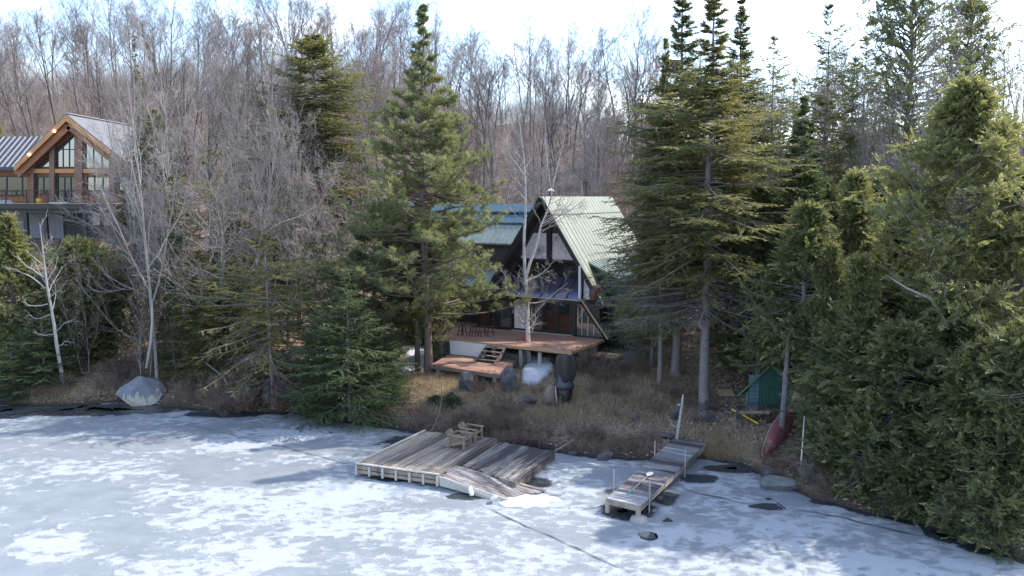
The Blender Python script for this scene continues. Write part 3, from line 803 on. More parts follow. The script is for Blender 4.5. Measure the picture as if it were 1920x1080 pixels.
m = MB(50); m.box(-2.0, 2.3, -.26, -.13, .01, .05); m.build("door_sill", M['trim'], house)
m = MB(51); m.prism([(2.55, -.04, .05), (4.35, -.04, .05), (2.85, -.04, EZ - .28), (2.55, -.04, EZ - .28)], (0, .06, 0)); m.build("end_window", M['glass'], house)
m = MB(511)
for x in (2.9, 3.3, 3.7): m.box(x - .025, x + .025, -.06, -.045, .1, min(EZ - .4, (4.3 - x) * 1.25))
m.build("end_window_bar", M['trim'], house)
m = MB(52); p = [np.array([2.82, -.1, EZ]), np.array([4.62, -.1, -.05]), np.array([4.62, 2.0, -.05]), np.array([2.82, 2.0, EZ])]
n_ = np.array([.78, 0, .62]) * .07; m.hexa(p, [v + n_ for v in p]); sp = m.build("slanted_panel", M['slantpanel'], house)
m = MB(53); m.beam(p[0] + n_ + (0, -.03, 0), p[1] + n_ + (0, -.03, 0), .10, .10, up=(0, 1, 0)); m.beam(p[0] + n_, p[3] + n_, .08, .05); m.build("panel_trim", M['deckgolden'], sp)
m = MB(54); m.beam(p[1] + n_, p[2] + n_ + (0, .9, .0), .10, .06); m.build("panel_foot", M['frame'], sp)
# body behind doors so that nothing is hollow
m = MB(55); m.box(-4.5, 4.0, .08, LEN - .3, -1.2, 1.85); m.build("lower_wall", M['darkwall'], house)
m = MB(56); m.prism(gable_poly(LEN - .5, 1.2, 8.2, .1), (0, .2, 0)); m.build("rear_wall", M['darkwall'], house)
# chimney on the ridge
m = MB(57); m.tube([(-.3, 1.9, 7.6), (-.3, 1.9, 8.85)], .10, 12); ch = m.build("chimney", M['greymetal'], house)
m = MB(58); m.lathe((-.3, 1.9, 8.9), [(.22, 0), (.22, .05), (.05, .16)], 14); m.build("chimney_cap", M['white'], ch)
# ---- left wing with stepped blue-green roofs (ridge parallel to the front)
wing = thing("cabin_wing", "low cabin wing with stepped blue green metal roofs behind the tall pine", "cabin wing", hw(-6, 3, 0), HR)
def wl(a, b, z): return np.array([a + 6, b - 3, z])
A0, A1 = -13.5, -2.2
def slope_slab(mb, a0, a1, b0, z0, b1, z1, th=.10):
    q = [wl(a0, b0, z0), wl(a1, b0, z0), wl(a1, b1, z1), wl(a0, b1, z1)]
    mb.hexa([p - (0, 0, th) for p in q], q)
def slope_seams(mb, a0, a1, b0, z0, b1, z1, step=.42):
    for a in np.arange(a0 + .1, a1, step): mb.beam(wl(a, b0, z0 + .015), wl(a, b1, z1 + .015), .035, .045)
m = MB(60); slope_slab(m, -9.0, A1, 1.6, 5.45, 3.1, 6.65); slope_seams(m, -9.0, A1, 1.6, 5.45, 3.1, 6.65); up = m.build("upper_roof", M['roofpale'], wing)
m = MB(61); slope_slab(m, A0, A1 + .5, 3.08, 6.80, 3.9, 7.35); slope_seams(m, A0, A1 + .5, 3.08, 6.80, 3.9, 7.35); m.build("roof_band", M['roofblue'], wing)
m = MB(62); slope_slab(m, A0, A1 + .9, 3.85, 7.52, 4.6, 8.05); slope_seams(m, A0, A1 + .9, 3.85, 7.52, 4.6, 8.05); m.build("roof_band", M['roofblue'], wing)
m = MB(63); slope_slab(m, A0, A1 + .9, 4.6, 8.05, 8.5, 4.5); m.build("rear_roof", M['roofblue'], wing)
m = MB(64); m.hexa([wl(-8.8, 1.9, -1.5), wl(-2.0, 1.9, -1.5), wl(-2.0, 7.5, -1.5), wl(-8.8, 7.5, -1.5)], [wl(-8.8, 1.9, 5.4), wl(-2.0, 1.9, 5.4), wl(-2.0, 7.5, 5.4), wl(-8.8, 7.5, 5.4)]); m.build("wing_wall", M['darkwall'], wing)
m = MB(65); slope_slab(m, -13.2, -8.9, 2.2, 3.6, 4.2, 6.75); slope_seams(m, -13.2, -8.9, 2.2, 3.6, 4.2, 6.75); m.build("side_roof", M['roofblue'], wing)
m = MB(66); slope_slab(m, -9.6, -3.2, -.3, 2.75, 1.85, 3.95); slope_seams(m, -9.6, -3.2, -.3, 2.75, 1.85, 3.95); m.build("porch_roof", M['roofpale'], wing)
m = MB(67); m.hexa([wl(-13, 2.6, -1.5), wl(-8.9, 2.6, -1.5), wl(-8.9, 7.5, -1.5), wl(-13, 7.5, -1.5)], [wl(-13, 2.6, 3.6), wl(-8.9, 2.6, 3.6), wl(-8.9, 7.5, 3.6), wl(-13, 7.5, 3.6)]); m.build("side_wall", M['darkwall'], wing)
for a in (-9.3, -6.4):
    m = MB(68); m.beam(wl(a, -.1, -.0), wl(a, -.1, 2.72), .14, .14, up=(0, 1, 0)); m.build("porch_post", M['frame'], wing)
m = MB(69); m.hexa([wl(-9.5, -.25, 2.45), wl(-4.6, -.25, 2.45), wl(-4.6, -.1, 2.45), wl(-9.5, -.1, 2.45)], [wl(-9.5, -.25, 2.68), wl(-4.6, -.25, 2.68), wl(-4.6, -.1, 2.68), wl(-9.5, -.1, 2.68)]); m.build("porch_beam", M['frame'], wing)

# ------------------------------------------------------------------ deck
deck = thing("house_deck", "raised red brown board deck running along the glazed front of the cabin", "deck", hw(0, -2.4, 0), HR)
def dl(a, b, z): return np.array([a, b + 2.4, z])
def boards(mb, a0, a1, b0, b1, z, along='a', wd=.14, gap=.012, th=.035):
    if along == 'a':
        b = b0
        while b + wd <= b1 + .001: mb.hexa([dl(a0, b, z - th), dl(a1, b, z - th), dl(a1, b + wd, z - th), dl(a0, b + wd, z - th)], [dl(a0, b, z), dl(a1, b, z), dl(a1, b + wd, z), dl(a0, b + wd, z)]); b += wd + gap
    else:
        a = a0
        while a + wd <= a1 + .001: mb.hexa([dl(a, b0, z - th), dl(a + wd, b0, z - th), dl(a + wd, b1, z - th), dl(a, b1, z - th)], [dl(a, b0, z), dl(a + wd, b0, z), dl(a + wd, b1, z), dl(a, b1, z)]); a += wd + gap
m = MB(70); boards(m, -4.9, 4.45, -4.75, -.2, 0.0); boards(m, -9.4, -4.92, -3.4, 1.4, 0.0); m.build("deck_boards", M['deckred'], deck)
m = MB(71)
def dbox(mb, a0, a1, b0, b1, z0, z1): mb.hexa([dl(a0, b0, z0), dl(a1, b0, z0), dl(a1, b1, z0), dl(a0, b1, z0)], [dl(a0, b0, z1), dl(a1, b0, z1), dl(a1, b1, z1), dl(a0, b1, z1)])
dbox(m, -.9, 4.48, -4.82, -4.76, -.16, .012); dbox(m, -4.95, -.9, -4.82, -4.76, -.16, .012); dbox(m, 4.46, 4.52, -4.76, -.3, -.16, .012); dbox(m, -9.45, -4.95, -3.46, -3.41, -.16, .01)
m.build("rim_board", M['deckgolden'], deck)
m = MB(72)
for b in (-4.3, -2.6, -1.0): dbox(m, -4.8, 4.3, b - .07, b + .07, -.30, -.05)
m.build("joist", M['darkwood'], deck)
for a, b in [(-.75, -4.4), (1.0, -4.3), (2.3, -4.4), (3.6, -4.4), (4.1, -3.0), (-4.6, -4.3), (-3.0, -4.2), (-7, -3.2), (-9.1, -3.2), (0.4, -2.6), (2.8, -2.6)]:
    g = hw(a, b, 0); m = MB(int(abs(a * 10))); h = gz(g[0], g[1]) - HO[2] - .1
    m.lathe(dl(a, b, h), [(.13, 0), (.12, -.04 - h - .26)], 10); m.build("pier", M['concrete'], deck)
m = MB(73); q = [dl(-3.55, -4.9, -.98), dl(-1.15, -4.9, -1.02), dl(-1.0, -4.86, -.10), dl(-3.62, -4.86, -.06)]
m.hexa([p + (0, .04, 0) for p in q], q); m.build("white_skirt_panel", M['whitepanel'], deck)
def lattice(mb, a0, a1, b, z0, z1, step=.16, r=.009):
    def clipseg(a, s):
        pts = []
        for z in (z0, z1):
            aa = a + s * (z - z0)
            pts.append((aa, z))
        (x0, u0), (x1, u1) = pts
        def cl(x0, u0, x1, u1):
            if x0 > x1: x0, u0, x1, u1 = x1, u1, x0, u0
            if x1 < a0 or x0 > a1: return None
            if x0 < a0: u0 += (u1 - u0) * (a0 - x0) / (x1 - x0); x0 = a0
            if x1 > a1: u1 = u0 + (u1 - u0) * (a1 - x0) / (x1 - x0); x1 = a1
            return x0, u0, x1, u1
        return cl(x0, u0, x1, u1)
    for s in (1, -1):
        a = a0 - (z1 - z0)
        while a < a1 + (z1 - z0):
            c = clipseg(a, s)
            if c and math.hypot(c[2] - c[0], c[3] - c[1]) > .05: mb.tube([dl(c[0], b + s * .008, c[1]), dl(c[2], b + s * .008, c[3])], r, 4, cap=False)
            a += step
m = MB(74); lattice(m, -4.75, -3.65, -4.8, -1.0, -.12); m.build("wire_mesh_skirt", M['wire'], deck)
m = MB(75); lattice(m, -.5, 3.0, -4.45, -1.35, -.55); m.build("wire_mesh_skirt", M['wire'], deck)
# stairs down to the low platform
st = MB(76); sg = MB(77)
for k in range(6):
    b = -4.85 - .30 * k; z = -.16 - .19 * k
    st.hexa([dl(-.95, b - .30, z - .04), dl(.25, b - .30, z - .04), dl(.25, b, z - .04), dl(-.95, b, z - .04)], [dl(-.95, b - .30, z), dl(.25, b - .30, z), dl(.25, b, z), dl(-.95, b, z)])
for a in (-.99, .29): sg.beam(dl(a, -4.85, -.2), dl(a, -6.65, -1.32), .05, .24)
stair = st.build("stair_treads", M['stairwood'], deck); sg.build("stringer", M['stairwood'], stair)
# side step on the right
m = MB(78)
for k in range(9): dbox(m, 4.6 + .0, 6.2, -2.6 + k * .14, -2.6 + k * .14 + .128, -.62, -.57)
m.build("side_landing", M['deckgolden'], deck)
# low platform in front
lp = [at_z(px, py, 1.62) for px, py in [(808, 684), (938, 703), (968, 676), (846, 662)]]
low = wthing("low_platform", "low red brown board platform standing on stubby piers below the house deck", "deck", (lp[0] + lp[2]) / 2)
m = MB(80); n = 14
def quad_boards(mb, q, n, th=.04, gap=.06, jit=0.0, seed=0, endj=0.0):
    """boards between edges q0->q3 and q1->q2 laid side by side along q0->q1 ... n boards; each runs q0-q3 direction"""
    rs = random.Random(seed)
    for k in range(n):
        t0 = (k + gap / 2) / n; t1 = (k + 1 - gap / 2) / n
        dz = rs.uniform(-jit, jit); e0 = rs.uniform(-endj, endj); e1 = rs.uniform(-endj, endj)
        A = q[0] + (q[1] - q[0]) * t0; B = q[0] + (q[1] - q[0]) * t1; C = q[3] + (q[2] - q[3]) * t1; D = q[3] + (q[2] - q[3]) * t0
        u = (D - A) / np.linalg.norm(D - A)
        top = [A + u * e0 + (0, 0, dz), B + u * e0 + (0, 0, dz), C + u * e1 + (0, 0, dz), D + u * e1 + (0, 0, dz)]
        mb.hexa([p - (0, 0, th) for p in top], top)
quad_boards(m, [lp[0], lp[3], lp[2], lp[1]], n); m.build("platform_boards", M['deckred'], low)
m = MB(81)
for i in range(4): m.beam(lp[i] - (0, 0, .12), lp[(i + 1) % 4] - (0, 0, .12), .06, .15)
m.build("platform_rim", M['stairwood'], low)
for t, s in [(.08, .1), (.45, .1), (.9, .12), (.1, .85), (.9, .85)]:
    p = lp[0] + (lp[1] - lp[0]) * t + (lp[3] - lp[0]) * s
    m = MB(82); z0 = gz(p[0], p[1]) - .1; m.lathe((p[0], p[1], z0), [(.15, 0), (.13, 1.44 - z0)], 10); m.build("pier", M['concrete'], low)

# stools on the deck
def stool(a, b, label):
    p = hw(a, b, 0); t = thing("bar_stool", label, "stool", p, random.random() * 3, "metal stools on the house deck")
    m = MB(90); m.box(-.155, .155, -.155, .155, .60, .63); m.build("seat", M['black'], t, bevel=.01)
    for sx in (-1, 1):
        for sy in (-1, 1):
            m = MB(91); m.beam((sx * .12, sy * .12, .60), (sx * .21, sy * .21, .0), .035, .035, up=(0, 1, 0)); m.build("leg", M['black'], t)
    m = MB(92)
    for k in range(4):
        c = [(-1, -1), (1, -1), (1, 1), (-1, 1)]; a_, b_ = c[k], c[(k + 1) % 4]
        m.beam((a_[0] * .17, a_[1] * .17, .25), (b_[0] * .17, b_[1] * .17, .25), .02, .02)
    m.build("foot_rail", M['black'], t)
for px, py, lb in [(867, 628, "black metal stool at the left end of the house deck"), (888, 630, "metal stool second from the left on the house deck"), (905, 630, "metal stool in the middle of the row on the house deck"), (920, 630, "metal stool nearest the stairs on the house deck")]:
    p = at_z(px, py, 2.5); dlt = p - HO
    stool(dlt[0] * _c + dlt[1] * _s, -dlt[0] * _s + dlt[1] * _c, lb)
p = at_z(985, 637, 2.5)
t = wthing("red_canister", "small red canister standing against the birch trunk on the deck", "canister", p); m = MB(93); m.lathe(p, [(.11, 0), (.13, .03), (.13, .22), (.07, .30)], 14); m.build("body", M['red'], t, smooth=False); m = MB(94); m.tube([p + (-.05, 0, .28), p + (0, 0, .38), p + (.05, 0, .28)], .012, 6); m.build("handle", M['frame'], t)

# dark charred sculpture: blocky head, grey skirt, dark foot
p = on_ground(1057, 757); zg = gz(p[0], p[1])
t = wthing("chimney_sculpture", "tall dark charred block with grey cone skirt standing in dry grass below the deck", "sculpture", (p[0], p[1], zg))
k = lambda px, py: at_y(px, py, p[1])
sc_ = p[1] / 1500.0
m = MB(95); rs = random.Random(5)
m.lathe((p[0], p[1], zg), [(.34, -.1), (.40, .1), (.43, .55), (.44, .86)], 18, wob=lambda a, z: .05 * math.sin(3 * a) + .03 * math.sin(7 * a + z * 9)); m.build("foot", M['black'], t, smooth=True)
m = MB(96); m.lathe((p[0], p[1], zg), [(.52, .80), (.46, 1.0), (.36, 1.3), (.32, 1.50)], 18, wob=lambda a, z: .06 * math.sin(2 * a + 1)); m.build("skirt", M['skirtmetal'], t, smooth=True)
m = MB(97)
m.lathe((p[0] + .08, p[1], zg), [(.35, 1.15), (.44, 1.36), (.49, 1.80), (.47, 2.15), (.39, 2.42), (.12, 2.47)], 22, wob=lambda a, z: .17 * math.cos(4 * a + .5) + .05 * math.sin(5 * a + z * 4) + .03 * math.sin(11 * a + z * 13)); m.build("head", M['darkwood'], t, smooth=True)
m = MB(98); m.lathe((p[0] - .66, p[1] - .1, zg), [(.42, -.05), (.40, .30), (.28, .72), (.08, 1.0)], 14, wob=lambda a, z: .15 * math.sin(2 * a + z)); m.build("side_block", M['stairwood'], t, smooth=True)
m = MB(99); a_ = at_y(1041, 724, p[1] - .5); b_ = at_y(1045, 764, p[1] - .5); b_[2] = gz(b_[0], b_[1]) - .05; m.beam(a_, b_, .05, .05, up=(0, 1, 0))
tag(m.build("stake", M['deadwood'], None, origin=tuple(b_)), "thin pale stake standing in the grass before the charred sculpture", "stake")
# ------------------------------------------------------------------ timber chalet on the left bank
CY_ = 64.0
def cp(px, py, dy=0.0):
    """point on the chalet's front plane (dy metres behind it), from the photograph"""
    p = at_y(px, py, CY_); return np.array([p[0], CY_ + dy, p[2]])
chalet = wthing("timber_chalet", "orange brown timber chalet with tall gable windows above a black railed balcony", "chalet", (cp(125, 300)[0], CY_, 7.0))
apex, lft, rgt = cp(125, 217), cp(28, 313), cp(246, 313)
LB = 10.5
def face(mb, pix, dy, th, tint=None):
    """panel in the front plane, pixels listed clockwise seen from the front"""
    mb.prism([cp(px, py, dy) for px, py in pix], (0, th, 0), tint)
deckz = cp(125, 381)[2]; bz = 7.2
# gable wall of stacked timbers, a solid body behind
m = MB(1); face(m, [(125, 226), (252, 318), (252, 384), (36, 384), (36, 312)], 1.0, .25); m.build("gable_wall", M['chaletwood'], chalet)
m = MB(2); face(m, [(0 - 90, 318), (36, 318), (36, 384), (-90, 384)], 1.6, .25); m.build("side_wall", M['chaletwood'], chalet)
m = MB(3); z = cp(0, 318)[2]; m.box(lft[0] + .6, rgt[0] - .8, CY_ + 1.3, CY_ + LB - .3, bz - .5, deckz + 2.6); m.build("body_wall", M['chaletwood'], chalet)
# roof
def slope(mb, p_hi, p_lo, y0, y1, th):
    q = [np.array([p_hi[0], y0, p_hi[2]]), np.array([p_lo[0], y0, p_lo[2]]), np.array([p_lo[0], y1, p_lo[2]]), np.array([p_hi[0], y1, p_hi[2]])]
    mb.hexa([p - (0, 0, th) for p in q], q)
m = MB(4); slope(m, apex + (0, 0, .14), rgt + (0, 0, .14), CY_ - .1, CY_ + LB, .12); rf = m.build("roof", M['roofgrey'], chalet)
m = MB(5); slope(m, apex + (0, 0, .14), lft + (0, 0, .14), CY_ - .1, CY_ + LB, .12); m.build("roof", M['roofgrey'], chalet)
m = MB(51); m.beam(apex + (0, -.1, .2), apex + (0, LB, .2), .3, .07); m.build("ridge_cap", M['roofrib'], rf)
m = MB(6)
for e in (lft, rgt): m.beam(apex + (0, -.12, -.10), e + (0, -.12, -.10), .10, .36, up=(0, 1, 0)) if False else m.prism([apex + (0, -.16, .02), e + (0, -.16, .02), e + (0, -.16, -.38), apex + (0, -.16, -.44)] if e is rgt else [e + (0, -.16, .02), apex + (0, -.16, .02), apex + (0, -.16, -.44), e + (0, -.16, -.38)], (0, .10, 0))
m.build("fascia_board", M['chaletfascia'], chalet)
m = MB(7)
for e, s in ((lft, 1), (rgt, -1)):
    m.beam(apex + (0, .25, -.75), e + (0, .25, -.62), .55, .28, up=(0, 1, 0))
m.build("rafter", M['chaletwood'], chalet)
m = MB(8); slope(m, apex + (0, 0, -.04), rgt + (0, 0, -.04), CY_ - .02, CY_ + 1.1, .06); slope(m, apex + (0, 0, -.04), lft + (0, 0, -.04), CY_ - .02, CY_ + 1.1, .06); m.build("soffit", M['chaletwood'], chalet)
# posts and beams
m = MB(9)
for x0, x1, y0 in [(131, 146, 232), (84, 93, 268), (48, 54, 305), (197, 207, 290)]: face(m, [(x0, y0), (x1, y0), (x1, 384), (x0, 384)], .62, .36)
m.build("log_post", M['chaletpost'], chalet)
m = MB(10); face(m, [(36, 316), (250, 316), (250, 324), (36, 324)], .70, .28); m.build("tie_beam", M['chaletfascia'], chalet)
# windows (frame > panes)
def window(pix, bars=(), hb=(), glass='glass'):
    P = [np.array(q, float) for q in pix]; c = np.mean(P, 0)
    fr = MB(20); n = len(P)
    for i in range(n):
        a, b = P[i], P[(i + 1) % n]
        fr.beam(cp(*a, .93), cp(*b, .93), .10, .10, up=(0, 1, 0))
    xs_ = [p[0] for p in P]
    def yr(x):
        ys = []
        for i in range(n):
            a, b = P[i], P[(i + 1) % n]
            if (a[0] - x) * (b[0] - x) <= 0 and a[0] != b[0]: ys.append(a[1] + (b[1] - a[1]) * (x - a[0]) / (b[0] - a[0]))
        return min(ys), max(ys)
    for x in bars:
        u, v = yr(x); fr.beam(cp(x, u, .93), cp(x, v, .93), .07, .07, up=(0, 1, 0))
    for y, x0, x1 in hb: fr.beam(cp(x0, y, .93), cp(x1, y, .93), .07, .07, up=(0, 1, 0))
    f = fr.build("window", M['frame'], chalet)
    g = MB(21); g.prism([cp(*p, .95) for p in P], (0, .04, 0)); g.build("pane", M[glass], f)
    return f
window([(94, 278), (130, 250), (130, 313), (94, 313)], (106, 118), [(279, 94, 130)])
window([(149, 248), (196, 283), (196, 315), (149, 315)], (164, 180))
window([(57, 313), (81, 292), (81, 313)], ())
window([(212, 296), (240, 314), (212, 314)], ())
window([(57, 331), (82, 331), (82, 363), (57, 363)], (69,), glass='glassdark')
window([(96, 331), (134, 331), (134, 379), (96, 379)], (109, 121), glass='glassdark')
window([(152, 331), (199, 331), (199, 358), (152, 358)], (166, 182))
window([(212, 331), (246, 331), (246, 358), (212, 358)], (228,))
# left wing
m = MB(30); z0, z1 = cp(0, 313)[2], cp(0, 263)[2]
q = [np.array([-47.0, CY_ + .6, z0]), np.array([cp(45, 313)[0], CY_ + .6, z0]), np.array([cp(66, 263)[0] + 1.2, CY_ + 4.2, z1 + .55]), np.array([-47.0, CY_ + 4.2, z1 + .55])]
m.hexa([p - (0, 0, .1) for p in q], q); wr = m.build("wing_roof", M['roofcharcoal'], chalet)
m = MB(31)
for x in np.arange(-46.8, cp(45, 313)[0], .46): m.beam(np.array([x, CY_ + .58, z0 + .03]), np.array([x, CY_ + 4.2, z1 + .58]), .10, .07)
m.build("roof_rib", M['roofrib'], wr)
m = MB(32); m.box(-47, cp(45, 313)[0], CY_ + .52, CY_ + .60, z0 - .28, z0 - .02); m.build("wing_fascia", M['roofcharcoal'], chalet)
def wwin(pix, bars):
    f0 = MB(33)
    for i in range(4): f0.beam(cp(*pix[i], 1.53), cp(*pix[(i + 1) % 4], 1.53), .10, .10, up=(0, 1, 0))
    for x in bars: f0.beam(cp(x, pix[0][1], 1.53), cp(x, pix[2][1], 1.53), .07, .07, up=(0, 1, 0))
    f = f0.build("window", M['frame'], chalet); g = MB(34); g.prism([cp(*p, 1.55) for p in pix], (0, .04, 0)); g.build("pane", M['glassdark'], f)
wwin([(-40, 330), (33, 330), (33, 366), (-40, 366)], (-10, 20))
# balcony
BX0, BX1 = cp(-80, 381)[0], cp(232, 381)[0]
BY0 = CY_ - 1.8
m = MB(40)
y = BY0
while y < CY_ + 1.5: m.box(BX0, BX1, y, y + .135, deckz - .04, deckz); y += .147
bal = m.build("balcony_floor", M['deckgolden'], chalet)
m = MB(41); m.box(BX0, BX1, BY0 - .06, BY0 - .01, deckz - .42, deckz - .06); m.box(BX0, BX1, BY0 + .3, BY0 + .45, deckz - .75, deckz - .43); m.build("balcony_beam", M['frame'], chalet)
m = MB(42)
for zz in (deckz + 1.0, deckz + .12): m.beam((BX0, BY0, zz), (BX1, BY0, zz), .05, .05)
x = BX0 + .1
while x < BX1: m.beam((x, BY0, deckz + .12), (x, BY0, deckz + 1.0), .022, .022, up=(0, 1, 0)); x += .42
for x in np.linspace(BX0 + .1, BX1 - .1, 9): m.beam((x, BY0, deckz), (x, BY0, deckz + 1.05), .08, .08, up=(0, 1, 0))
m.build("railing", M['black'], chalet)
for px in (-30, 22, 68, 104, 176, 228):
    m = MB(43); x = cp(px, 400)[0]; m.box(x - .13, x + .13, BY0 + .28, BY0 + .54, gz(x, BY0 + .4) - .3, deckz - .44); m.build("balcony_post", M['frame'], chalet)
# basement
m = MB(44); m.box(BX0 + 4, cp(104, 400)[0], CY_ + 1.0, CY_ + 1.3, bz - 2, deckz - .42); m.build("stone_wall", M['stone'], chalet)
m = MB(45); m.box(cp(104, 400)[0], BX1 - .3, CY_ + 1.1, CY_ + 1.35, bz - 2, deckz - .42); m.build("basement_wall", M['darkwall'], chalet)
for x0, x1 in ((160, 176), (181, 200)):
    f = MB(46); g = MB(47)
    P = [cp(x0, 396, 1.02), cp(x1, 396, 1.02), cp(x1, 424, 1.02), cp(x0, 424, 1.02)]
    for i in range(4): f.beam(P[i], P[(i + 1) % 4], .08, .08, up=(0, 1, 0))
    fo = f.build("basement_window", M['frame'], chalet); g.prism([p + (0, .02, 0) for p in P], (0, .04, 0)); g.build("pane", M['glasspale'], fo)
for px, py in ((104.5, 246), (57.5, 289.5)):
    c = cp(px, py, -.2); m = MB(48); m.lathe(c - (0, 0, .05), [(.03, -.05), (.085, 0), (.085, .07), (.03, .11)], 10); m.build("eave_lamp", M['lamp'], chalet)
# a yellow bucket with broom and a snow heap on the balcony
c = cp(90, 379); c = np.array([c[0], CY_ - 1.2, deckz])
t = wthing("broom_bucket", "yellow bucket with a broom handle standing on the chalet balcony", "bucket", c)
m = MB(49); m.lathe(c, [(.15, 0), (.18, .05), (.21, .36), (.19, .37)], 14); m.build("bucket", M['yellow'], t)
m = MB(50); m.tube([c + (0, 0, .2), c + (.03, .1, 1.35)], .022, 6); m.build("broom_handle", M['deckgolden'], t)
def heap(c, rx, ry, h, label, seed, lobes=0.0):
    rs = np.random.RandomState(seed); mm = MB(seed)
    mm.lathe(c, [(rx, 0), (rx * .93, h * .45), (rx * .7, h * .85), (rx * .3, h), (.02, h * 1.03)], 22 if not lobes else 64, wob=lambda a, z: .14 * math.sin(2 * a + seed) + .06 * math.sin(5 * a) + lobes * (math.sin(7 * a + 1) + .7 * math.sin(11 * a + 2) + .6 * math.sin(4 * a)))
    o = mm.build("snow_heap", M['snow'], None, origin=tuple(c), smooth=True); o.scale = (1, ry / rx, 1); return tag(o, label, "snow")
heap(np.array([cp(26, 378)[0], CY_ - 1.1, deckz]), .62, .4, .22, "small leftover snow heap at the left of the chalet balcony", 3)
heap(np.array([cp(122, 378)[0], CY_ - 1.1, deckz]), .9, .4, .14, "flat snow heap before the chalet balcony door", 4)
# ------------------------------------------------------------------ wide dock: raised platform, lower pontoon, sloping gangway
def Q(pix, z): return [at_z(px, py, z) for px, py in pix]
def rect_from(p0, p1, p3):
    """make corners square: p0->p1 front edge, p3 decides depth"""
    p0, p1, p3 = (np.array(p, float) for p in (p0, p1, p3))
    u = (p1 - p0); Lu = np.linalg.norm(u[:2]); u = u / Lu; v = np.array([-u[1], u[0], 0])
    d = np.dot(p3 - p0, v); return [p0, p1, p1 + v * d, p0 + v * d], u, v
ZP = .50
Pq = Q([(668, 869), (822, 890), (932, 822), (797, 808)], ZP)
plat = wthing("swim_platform", "square raised dock platform of pale weathered boards with skirted front frozen into the ice", "dock", (Pq[0] + Pq[2]) / 2 - (0, 0, ZP))
m = MB(1); quad_boards(m, Pq, 25, .045, .17, .006, 3, .02); m.build("deck_boards", M['dockwood'], plat)
m = MB(2)
e = Pq[3] - Pq[0]; m.beam(Pq[0] + (0, 0, .03), Pq[3] + (0, 0, .03), .09, .06); m.beam(Pq[0] + (0, 0, .012), Pq[1] + (0, 0, .012), .10, .05)
m.build("edge_rail", M['trim'], plat)
m = MB(3)
for i in range(4):
    a, b = Pq[i], Pq[(i + 1) % 4]
    for zz, hh in ((-.13, .15), (-.31, .13)): m.beam(a - (0, 0, -zz), b - (0, 0, -zz), .05, hh)
m.build("skirt_board", M['dockwood'], plat)
u = (Pq[1] - Pq[0]); nf = np.array([u[1], -u[0], 0]); nf /= np.linalg.norm(nf)
m = MB(4)
for k in range(7):
    p = Pq[0] + u * (k / 6 * .985 + .008) + nf * .055; m.beam(p + (0, 0, -.04), p + (0, 0, -.44), .09, .05, up=tuple(nf))
m.build("skirt_post", M['trim'], plat)
for a in (.1, .5, .9):
    for b in (.12, .88):
        m = MB(5); p = Pq[0] + u * a + (Pq[3] - Pq[0]) * b; m.tube([p - (0, 0, .1), p - (0, 0, .52)], .22, 12); m.build("float", M['frame'], plat)
ZQ = .34
Pn = Q([(862, 877), (966, 905), (1040, 846), (938, 822)], ZQ)
Pn[0] = Pq[1] + (Pq[2] - Pq[1]) * .33; Pn[3] = Pq[1] + (Pq[2] - Pq[1]) * 1.0
off = np.array([.12, .02, 0]); Pn[0] = np.array([Pn[0][0], Pn[0][1], ZQ]) + off; Pn[3] = np.array([Pn[3][0], Pn[3][1], ZQ]) + off
pont = wthing("lower_pontoon", "low pontoon of dark mottled boards moored against the raised dock platform", "dock", (Pn[0] + Pn[2]) / 2 - (0, 0, ZQ))
m = MB(6); quad_boards(m, Pn, 20, .045, .20, .010, 4, .03); m.build("deck_boards", M['dockwood_dark'], pont)
m = MB(7)
for i in range(4):
    a, b = Pn[i], Pn[(i + 1) % 4]
    for zz, hh in ((.11, .13), (.27, .12)): m.beam(a - (0, 0, zz), b - (0, 0, zz), .05, hh)
m.build("side_board", M['dockwood_dark'], pont)
un = Pn[1] - Pn[0]
for a in (.15, .85):
    for b in (.1, .9): m = MB(8); p = Pn[0] + un * a + (Pn[3] - Pn[0]) * b; m.tube([p - (0, 0, .08), p - (0, 0, .36)], .2, 12); m.build("float", M['frame'], pont)
for t in (.42, .88):                                  # mooring cleats at the front edge
    p = Pn[0] + un * t + (0, 0.05, .0); m = MB(9); m.beam(p + (-.12, 0, .09), p + (.14, .05, .14), .05, .05); m.beam(p + (0, 0, 0), p + (.02, 0, .1), .06, .06, up=(0, 1, 0)); m.build("cleat", M['wire'], pont)
# gangway sloping from the platform into the snow
g0, g1 = at_z(824, 894, .44), at_z(846, 872, .46); t0, t1 = at_z(948, 938, .06), at_z(1010, 921, .07)
gang = wthing("gangway", "sloping plank gangway running from the raised platform down into the snow", "gangway", (g0 + t0) / 2)
m = MB(10); quad_boards(m, [g0, g1, t1, t0], 7, .05, .09, .014, 6, .22); m.build("planks", M['gangwood'], gang)
m = MB(11); m.prism([g0 + (0, -.03, .03), g0 + (0, -.03, -.34), t0 + (-.1, -.03, -.10), t0 + (.15, -.03, .02)], (0, .06, 0)); m.build("side_board", M['trim'], gang)
m = MB(12); m.beam(g1 + (0, .03, -.02), t1 + (.25, .03, .0), .14, .05); m.build("edge_plank", M['dockwood'], gang)
def fender(px0, py0, px1, py1, label):
    a, b = at_z(px0, py0, .30), at_z(px1, py1, .06); d = (b - a); t = wthing("boat_fender", label, "fender", b)
    m = MB(13); m.tube([a, a + d * .08, a + d * .2, a + d * .8, a + d * .95, b], [.02, .05, .085, .085, .06, .015], 12); m.build("fender_body", M['white'], t, smooth=True)
    m = MB(14); m.tube([a, a + (-.02, .1, .12)], .014, 6); m.build("fender_line", M['rope'], t)
fender(881, 912, 885, 930, "white fender hanging upright from the side of the gangway")
fender(931, 929, 921, 937, "white fender lying tilted by the low end of the gangway")
